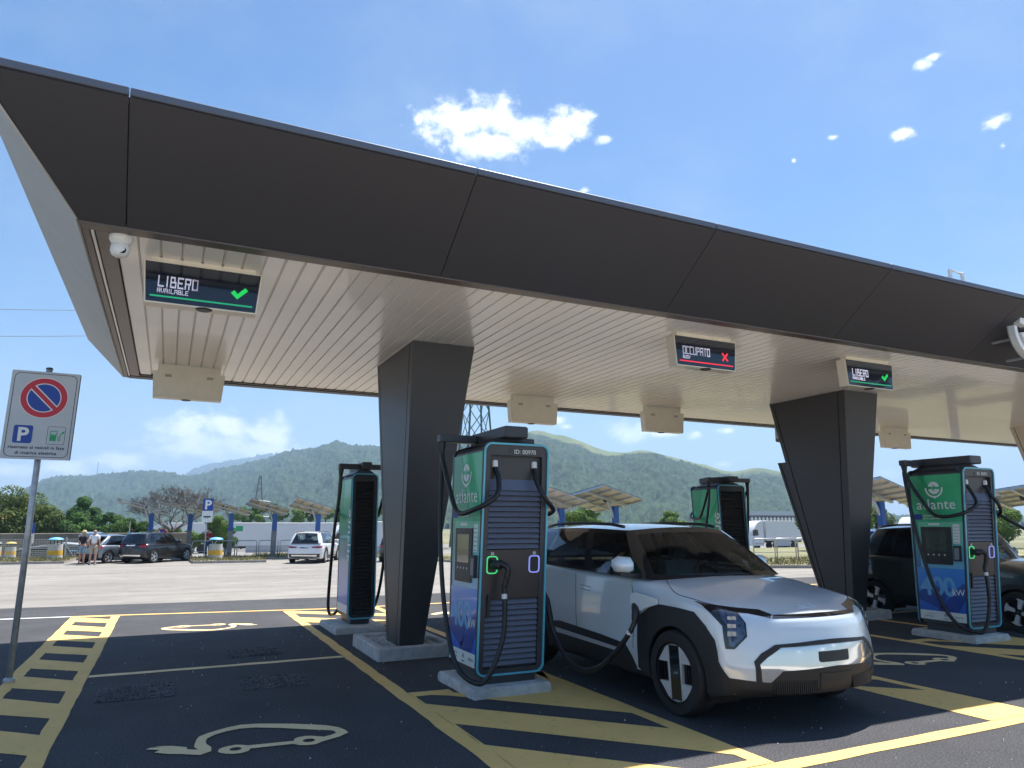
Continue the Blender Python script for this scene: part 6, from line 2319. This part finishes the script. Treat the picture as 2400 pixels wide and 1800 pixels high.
tree('leafy_tree', 'bright green tree just left of the charger above the silver car', 50.5, 64, 3.0, (1.5, 1.4, 1.2), 'bright', 3800, .15, 14, 51, zb=-1.2)
for k, (x, y) in enumerate(((49, 40), (52, 40.5), (46.5, 41), (60, 38), (66, 38))):
    tree('leafy_tree', ['green tree left of the charger at the right', 'green tree behind the charger at the right', 'small green tree right of the second column', 'green tree right of the charger at the right', 'green tree at the far right edge'][k], x, y, 2.6, (1.7, 1.5, 1.5), 'rust' if k % 2 else 'bright', 3800, .14, 14, 60 + k, zb=-.8)

# bare brown tree: forking twigs
rb_ = random.Random(4)
bt = empty('bare_tree', (.45, 66, gfar(66)))
tag(bt, 'wide bare brown tree behind the second solar panel', 'tree')
MB().tube([(0, 0, -.3), (.05, 0, 1.3), (.0, 0, 2.3)], [.22, .17, .14], 8).build('trunk', M['bark'], bt)
tw = MB()


def fork(p, d, ln, r, lvl):
    q = p + d * ln
    tw.tube([p, (p + q) / 2 + Vector((rb_.uniform(-.1, .1), rb_.uniform(-.1, .1), .03)) * ln, q], [r, r * .85, r * .65], 5 if lvl < 2 else 3, False)
    if lvl >= 6 or (lvl == 5 and rb_.random() < .45):
        return
    for k in range(3 if lvl < 4 else 3 + (rb_.random() < .5)):
        e = (d + Vector((rb_.uniform(-.9, .9), rb_.uniform(-.9, .9), rb_.uniform(-.25, .5)))).normalized()
        fork(q, e, ln * rb_.uniform(.66, .88), max(.009, r * .58), lvl + 1)


for a in range(6):
    an_ = a * pi / 3 + .3
    fork(Vector((0, 0, 2.2)), Vector((cos(an_) * 1.0, sin(an_) * .7, .75)).normalized(), 1.22, .085, 0)
tag(tw.build('branches', M['twig'], bt), kind='stuff')

# ================================================================ hills
def hash_noise(shape, cells, seed):
    r = np.random.default_rng(seed)
    gx = r.normal(size=(cells[0] + 2, cells[1] + 2))
    u = np.linspace(0, cells[0], shape[0])
    v = np.linspace(0, cells[1], shape[1])
    i, j = u.astype(int), v.astype(int)
    fu, fv = u - i, v - j
    fu, fv = fu * fu * (3 - 2 * fu), fv * fv * (3 - 2 * fv)
    A = gx[np.ix_(i, j)] * (1 - fu)[:, None] + gx[np.ix_(i + 1, j)] * fu[:, None]
    B = gx[np.ix_(i, j + 1)] * (1 - fu)[:, None] + gx[np.ix_(i + 1, j + 1)] * fu[:, None]
    return A * (1 - fv)[None, :] + B * fv[None, :]


def hill_mat(name, bare):
    m = mat(name, (.03, .07, .02), .95, spec=.1)
    nt = m.node_tree
    b = nt.nodes['Principled BSDF']
    t = nt.nodes.new('ShaderNodeTexCoord')

    def nz(sc, det, rough=.6):
        n = nt.nodes.new('ShaderNodeTexNoise')
        n.inputs['Scale'].default_value = sc
        n.inputs['Detail'].default_value = det
        n.inputs['Roughness'].default_value = rough
        nt.links.new(t.outputs['Object'], n.inputs['Vector'])
        return n.outputs['Fac']

    def ramp(f, p0, c0, p1, c1):
        r = nt.nodes.new('ShaderNodeValToRGB')
        r.color_ramp.elements[0].position, r.color_ramp.elements[0].color = p0, (*c0, 1)
        r.color_ramp.elements[1].position, r.color_ramp.elements[1].color = p1, (*c1, 1)
        nt.links.new(f, r.inputs[0])
        return r.outputs[0]
    forest = ramp(nz(.09, 4, .75), .38, (.006, .017, .012), .62, (.046, .078, .040))
    grass_ = ramp(nz(.03, 5, .6), .35, (.085, .125, .05), .7, (.165, .175, .085))
    s = nt.nodes.new('ShaderNodeAttribute')
    s.attribute_name = 'open'
    x = nt.nodes.new('ShaderNodeMix')
    x.data_type = 'RGBA'
    mm = nt.nodes.new('ShaderNodeMath')
    mm.operation = 'ADD'
    nt.links.new(s.outputs['Fac'], mm.inputs[0])
    m2 = nt.nodes.new('ShaderNodeMath')
    m2.operation = 'MULTIPLY_ADD'
    m2.inputs[1].default_value = 1.4
    m2.inputs[2].default_value = -.7
    nt.links.new(nz(.012, 6, .7), m2.inputs[0])
    nt.links.new(m2.outputs[0], mm.inputs[1])
    mr_ = nt.nodes.new('ShaderNodeMapRange')
    mr_.inputs['From Min'].default_value, mr_.inputs['From Max'].default_value = .42, .62
    nt.links.new(mm.outputs[0], mr_.inputs[0])
    nt.links.new(mr_.outputs[0], x.inputs[0])
    nt.links.new(forest, x.inputs[6])
    nt.links.new(grass_, x.inputs[7])
    nt.links.new(x.outputs[2], b.inputs['Base Color'])
    return m


def hill(name, tab, rdist, foot, na, nr, seed, open_f, back=.35):
    """tab: azimuth/elevation of the ridge in degrees; rdist(az): metres to the ridge"""
    azs = np.linspace(tab[0][0], tab[-1][0], na)
    el_ = np.interp(azs, [a for a, b in tab], [b for a, b in tab])
    k = np.hanning(17)
    k /= k.sum()
    el_ = np.convolve(np.pad(el_, 8, mode='edge'), k, 'valid')
    R_ = np.array([rdist(a) for a in azs])
    H_ = R_ * np.tan(np.radians(el_)) + 1.6 + 2.2
    ts = np.concatenate([np.linspace(0, 1, nr), 1 + np.linspace(.04, back, max(6, nr // 8))])
    n1 = hash_noise((na, len(ts)), (na // 40 + 3, 6), seed)
    n2 = hash_noise((na, len(ts)), (na // 14 + 3, 14), seed + 1)
    n3 = hash_noise((na, len(ts)), (na // 3, len(ts) // 2), seed + 2)
    n4 = np.random.default_rng(seed + 3).uniform(0, 1, (na, len(ts)))
    T = ts[None, :]
    prof_ = np.where(T <= 1, np.sin(np.clip(T, 0, 1) * pi / 2) ** 1.25, 1 - (T - 1) * 1.2)
    env = np.clip(T * (1.02 - np.clip(T, 0, 1.02)) * 4, 0, 1)
    Z = H_[:, None] * np.minimum(prof_ + env * (.040 * n1 + .022 * n2), np.where(T <= 1, 1 - .10 * (1 - T), 9))
    op = open_f(azs[:, None], T)
    tree_h = (1 - np.clip(op, 0, 1)) * R_[:, None] * .0024
    Z = Z + (n3 * .5 + n4 * 1.1) * tree_h
    D = R_[:, None] * (foot + (1 - foot) * T)
    A = np.radians(azs)[:, None]
    P = np.stack([np.sin(A) * D, np.cos(A) * D, Z - 2.2], -1).reshape(-1, 3)
    nt_ = len(ts)
    i, j = np.meshgrid(np.arange(na - 1), np.arange(nt_ - 1), indexing='ij')
    F = np.stack([i * nt_ + j, (i + 1) * nt_ + j, (i + 1) * nt_ + j + 1, i * nt_ + j + 1], -1).reshape(-1, 4)
    me = bpy.data.meshes.new(name)
    me.vertices.add(len(P))
    me.vertices.foreach_set('co', P.astype(np.float32).ravel())
    me.loops.add(F.size)
    me.loops.foreach_set('vertex_index', F.astype(np.int32).ravel())
    me.polygons.add(len(F))
    me.polygons.foreach_set('loop_start', np.arange(0, F.size, 4, dtype=np.int32))
    me.polygons.foreach_set('loop_total', np.full(len(F), 4, dtype=np.int32))
    me.update(calc_edges=True)
    at_ = me.attributes.new('open', 'FLOAT', 'POINT')
    at_.data.foreach_set('value', np.broadcast_to(op, Z.shape).astype(np.float32).ravel())
    return tag(link(name, me, hill_mat(name + ' cover', 0)), kind='structure')


RIDGE = [(-40, 1.2), (-25, 1.6), (-16, 1.2), (-12, 1.15), (-9.98, 1.3), (-8.01, 2.31), (-7.27, 2.67), (-6.28, 2.85), (-4.64, 2.9), (-3.81, 3.01), (-2.54, 3.26), (-1.66, 3.3), (-0.31, 3.3), (0.73, 3.16), (2.47, 3.31), (4.12, 3.73), (5.82, 4.04), (7.3, 4.54), (8.57, 4.7), (10.5, 5.08), (11.53, 5.51), (12.46, 5.63), (13.81, 5.66), (14.89, 5.68), (18, 5.9), (22, 6.2), (25.5, 6.4), (27.41, 6.6), (28.26, 6.69), (29.39, 6.4), (31.25, 5.92), (32.36, 5.54), (33.46, 5.25), (34.93, 5.22), (35.85, 5.49), (36.76, 5.43), (38.53, 4.89), (40.27, 4.22), (41.98, 3.69), (43.0, 3.51), (44.19, 3.65), (45.36, 3.67), (46.34, 3.56), (48.5, 2.6), (50.5, 1.3), (53, .5), (60, .3), (75, .5), (95, .8)]


def rd(a):
    return float(np.interp(a, [-40, -5, 2, 8, 15, 27, 40, 47, 60, 95], [2700, 2500, 2250, 1900, 1700, 1400, 1350, 1500, 2600, 3200]))


def open_near(a, t):
    right = np.clip((a - 9) / 8, 0, 1)
    tt = np.clip((t - (.78 - .24 * np.clip((a - 22) / 8, 0, 1))) / .18, 0, 1)
    return right * tt * .95


hill('wooded_hill', RIDGE, rd, .36, 1500, 120, 21, open_near)
hill('far_hill', [(-4, .5), (.0, 2.2), (.72, 3.2), (2.4, 4.26), (3.82, 4.5), (5.4, 4.81), (6.01, 5.03), (7.01, 5.08), (8.3, 4.83), (11, 4.2), (14, 3.2), (18, 2)], lambda a: 4300., .66, 420, 50, 41, lambda a, t: np.clip((t - .8) / .3, 0, 1) * .5 + a * 0)
for k, (a, h_, lab) in enumerate(((-4.70, 60, 'tall thin radio mast on the ridge at the left'), (-3.75, 34, 'shorter radio mast on the ridge at the left'))):
    d = 2480
    tag(MB().tube([(sin(radians(a)) * d, cos(radians(a)) * d, 118), (sin(radians(a)) * d, cos(radians(a)) * d, 128 + h_)], [1.6, .7], 5).build('radio_mast', M['postgrey']), lab, 'mast')

# ================================================================ air between here and the hills
hz = bpy.data.materials.new('haze air')
hz.use_nodes = True
nt = hz.node_tree
for n_ in list(nt.nodes):
    nt.nodes.remove(n_)
o_ = nt.nodes.new('ShaderNodeOutputMaterial')
pv = nt.nodes.new('ShaderNodeVolumePrincipled')
pv.inputs['Color'].default_value = (.50, .72, 1.0, 1)
pv.inputs['Density'].default_value = .00030
pv.inputs['Anisotropy'].default_value = .1
nt.links.new(pv.outputs[0], o_.inputs['Volume'])
hb = MB().box(-4600, 6200, -400, 5900, -8, 520).build('haze', hz)
tag(hb, 'pale summer haze over the valley', 'haze', kind='stuff')
# ================================================================ people
M['skin'] = mat('skin', (.48, .27, .19), .6, var=.06, scale=10)


def skinned(name, pts, edges, m, parent, sub=1, root=0):
    """continuous surface grown round a joint graph: pts = [(pos, radius)]"""
    me = bpy.data.meshes.new(name)
    me.from_pydata([p for p, r in pts], edges, [])
    o = bpy.data.objects.new(name, me)
    COL.objects.link(o)
    sm = o.modifiers.new('skin', 'SKIN')
    sm.use_smooth_shade = True
    ss = o.modifiers.new('sub', 'SUBSURF')
    ss.levels = ss.render_levels = sub
    if not me.skin_vertices:
        with bpy.context.temp_override(object=o, active_object=o):
            bpy.ops.mesh.customdata_skin_add()
    for i, (p, r) in enumerate(pts):
        me.skin_vertices[0].data[i].radius = r if isinstance(r, tuple) else (r, r)
        me.skin_vertices[0].data[i].use_root = i == root
    dg = bpy.context.evaluated_depsgraph_get()
    me2 = bpy.data.meshes.new_from_object(o.evaluated_get(dg))
    bpy.data.objects.remove(o)
    me2.name = name
    return link(name, me2, m, parent, smooth=True)


def person(loc, rz, label, top, bottom, shoe, hair, armL, armR, legL=(.0, .0), legR=(.0, .0), lean=0., short_sleeve=True, shorts=True, hat=None, bald=False, h=1.0, long_hair=False):
    """arms: (elbow, wrist) offsets from the shoulder; legs: forward offsets of knee and ankle; nose towards -y"""
    t = empty('person', loc, rz)
    t.scale = (h, h, h)
    tag(t, label, 'person')
    ly = lambda z: -lean * max(0, z - .95)
    P, E = [], []

    def add(p, r, prev=None):
        P.append(((p[0], p[1] + ly(p[2]), p[2]), r))
        if prev is not None:
            E.append((prev, len(P) - 1))
        return len(P) - 1
    pel = add((0, 0, .95), (.135, .105))
    sp1 = add((0, .0, 1.10), (.125, .095), pel)
    ch = add((0, .01, 1.28), (.145, .105), sp1)
    up = add((0, .015, 1.41), (.10, .075), ch)
    nk = add((0, .0, 1.49), (.055, .055), up)
    j = add((0, -.015, 1.56), (.068, .075), nk)
    hd = add((0, -.005, 1.635), (.078, .095), j)
    add((0, .005, 1.70), (.060, .072), hd)
    add((0, -.095, 1.60), (.016, .018), hd)
    wr = {}
    for s, (el_, wri) in ((-1, armL), (1, armR)):
        sh_ = add((s * .175, .01, 1.39), (.058, .058), up)
        e = add((s * (.175 + el_[0]), el_[1], 1.39 + el_[2]), (.043, .043), sh_)
        w_ = add((s * (.175 + wri[0]), wri[1], 1.39 + wri[2]), (.030, .028), e)
        d = (Vector(P[w_][0]) - Vector(P[e][0])).normalized()
        c = Vector(P[w_][0]) + d * .07
        P.append((tuple(c), (.036, .020)))
        E.append((w_, len(P) - 1))
        pm = len(P) - 1
        side_ = d.cross(Vector((0, 1, 0)))
        side_ = side_.normalized() if side_.length > .1 else Vector((1, 0, 0))
        for k, ln in enumerate((.065, .078, .072, .055)):
            b = c + side_ * (.024 - .016 * k) + d * .02
            P.append((tuple(b + d * ln * .5), (.0095, .0095)))
            E.append((pm, len(P) - 1))
            P.append((tuple(b + d * ln + Vector((0, -.012, 0))), (.008, .008)))
            E.append((len(P) - 2, len(P) - 1))
        P.append((tuple(c - d * .02 + side_ * .045 + Vector((0, -.02, 0))), (.010, .010)))
        E.append((pm, len(P) - 1))
    kn = {}
    for s, (fk, fa) in ((-1, legL), (1, legR)):
        hp = add((s * .095, 0, .88), (.090, .092), pel)
        k_ = add((s * .105, -fk, .50), (.060, .062), hp)
        P.append(((s * .11, -fa + .01, .28), (.052, .056)))
        E.append((k_, len(P) - 1))
        P.append(((s * .115, -fa + .02, .09), (.036, .040)))
        E.append((len(P) - 2, len(P) - 1))
        an_ = len(P) - 1
        P.append(((s * .12, -fa - .08, .04), (.036, .030)))
        E.append((an_, len(P) - 1))
        kn[s] = (k_, an_, fk, fa)
    skinned('body', P, E, M['skin'], t)
    # shirt
    q = lambda i, k: (P[i][0], tuple(v * k for v in P[i][1]))
    T_, TE = [q(pel, 1.10), q(sp1, 1.12), q(ch, 1.10), q(up, 1.12)], [(0, 1), (1, 2), (2, 3)]
    for s, base in ((-1, 9), (1, 9 + 3 + 1 + 9)):
        i0 = [i for i, p in enumerate(P) if abs(p[0][0] - s * .175) < 1e-6 and abs(p[0][2] - 1.39) < 1e-6][0]
        a = Vector(P[i0][0])
        e = Vector(P[i0 + 1][0])
        T_.append((tuple(a), (.075, .072)))
        TE.append((3, len(T_) - 1))
        T_.append((tuple(a.lerp(e, .62 if short_sleeve else 1.)), (.066, .064)))
        TE.append((len(T_) - 2, len(T_) - 1))
        if not short_sleeve:
            T_.append((tuple(e.lerp(Vector(P[i0 + 2][0]), .9)), (.045, .045)))
            TE.append((len(T_) - 2, len(T_) - 1))
    skinned('shirt', T_, TE, top, t)
    B_, BE = [(P[pel][0], (.152, .125))], []
    for s in (-1, 1):
        k_, an_, fk, fa = kn[s]
        B_.append(((s * .095, 0, .86), (.112, .112)))
        BE.append((0, len(B_) - 1))
        B_.append(((s * .105, -fk, .54), (.092 if shorts else .08,) * 2))
        BE.append((len(B_) - 2, len(B_) - 1))
        if not shorts:
            B_.append(((s * .113, -fa + .01, .12), (.062, .064)))
            BE.append((len(B_) - 2, len(B_) - 1))
    skinned('trousers' if not shorts else 'shorts', B_, BE, bottom, t)
    for s in (-1, 1):
        k_, an_, fk, fa = kn[s]
        MB().bbox(s * .12 - .055, s * .12 + .055, -fa - .17, -fa + .08, .0, .085, .03).build('shoe', shoe, t)
    hc = Vector(P[hd][0])
    if not bald:
        MB().ball(tuple(hc + Vector((0, .022, .022))), (.092, .102, .092)).build('hair', hair, t, smooth=True)
        if long_hair:
            MB().ball(tuple(hc + Vector((0, .075, -.06))), (.075, .045, .12)).build('hair', hair, t, smooth=True)
    else:
        MB().ball(tuple(hc + Vector((0, .03, -.02))), (.088, .092, .06)).build('hair', hair, t, smooth=True)
    if hat:
        MB().lathe([(.155, .0), (.15, .012), (.10, .02), (.092, .075), (.05, .105), (.005, .11)], 18, tuple(hc + Vector((0, 0, .035)))).build('hat', hat, t, angle=40)
    return t


cl = lambda n_, c_: mat(n_, c_, .85, var=.12, scale=8)
person((-3.80, 43.0, -.42), radians(150), 'woman-sized figure in a black top and denim shorts, hand on hip, straw hat', cl('black top', (.015, .015, .018)), cl('pale denim', (.25, .36, .45)), cl('dark shoes', (.02, .02, .02)), cl('fair hair', (.42, .28, .12)),
       ((.17, .10, -.24), (.03, -.02, -.40)), ((.10, -.05, -.27), (.12, -.20, -.42)), hat=cl('straw hat', (.55, .44, .25)), long_hair=True, h=.97)
person((-3.27, 42.45, -.42), radians(176), 'person in a white T-shirt and beige shorts facing the open boot', cl('white shirt', (.75, .76, .78)), cl('beige shorts', (.42, .36, .28)), cl('grey shoes', (.25, .25, .26)), cl('short grey hair', (.30, .22, .17)),
       ((.05, -.03, -.29), (.06, -.14, -.52)), ((.07, -.04, -.28), (.05, -.16, -.50)), bald=True, h=1.02)
person((-1.75, 46.6, -.42), radians(200), 'person in a dark T-shirt leaning at the side of the grey hatchback', cl('dark shirt', (.012, .014, .018)), cl('dark trousers', (.03, .03, .04)), cl('black shoes', (.02, .02, .02)), cl('dark hair', (.015, .012, .01)),
       ((.08, -.10, -.26), (.04, -.32, -.34)), ((.08, -.10, -.26), (.04, -.32, -.34)), lean=.25, shorts=False, h=1.0)
person((2.32, 46.9, -.34), radians(-35), 'person in a red top and blue jeans standing behind the litter bin', cl('red top', (.42, .03, .035)), cl('blue jeans', (.06, .12, .24)), cl('dark trainers', (.03, .03, .03)), cl('brown hair', (.06, .035, .02)),
       ((.10, -.04, -.27), (-.04, -.22, -.22)), ((.11, -.06, -.26), (-.03, -.24, -.20)), legL=(.06, -.02), shorts=False, short_sleeve=False, h=.98)
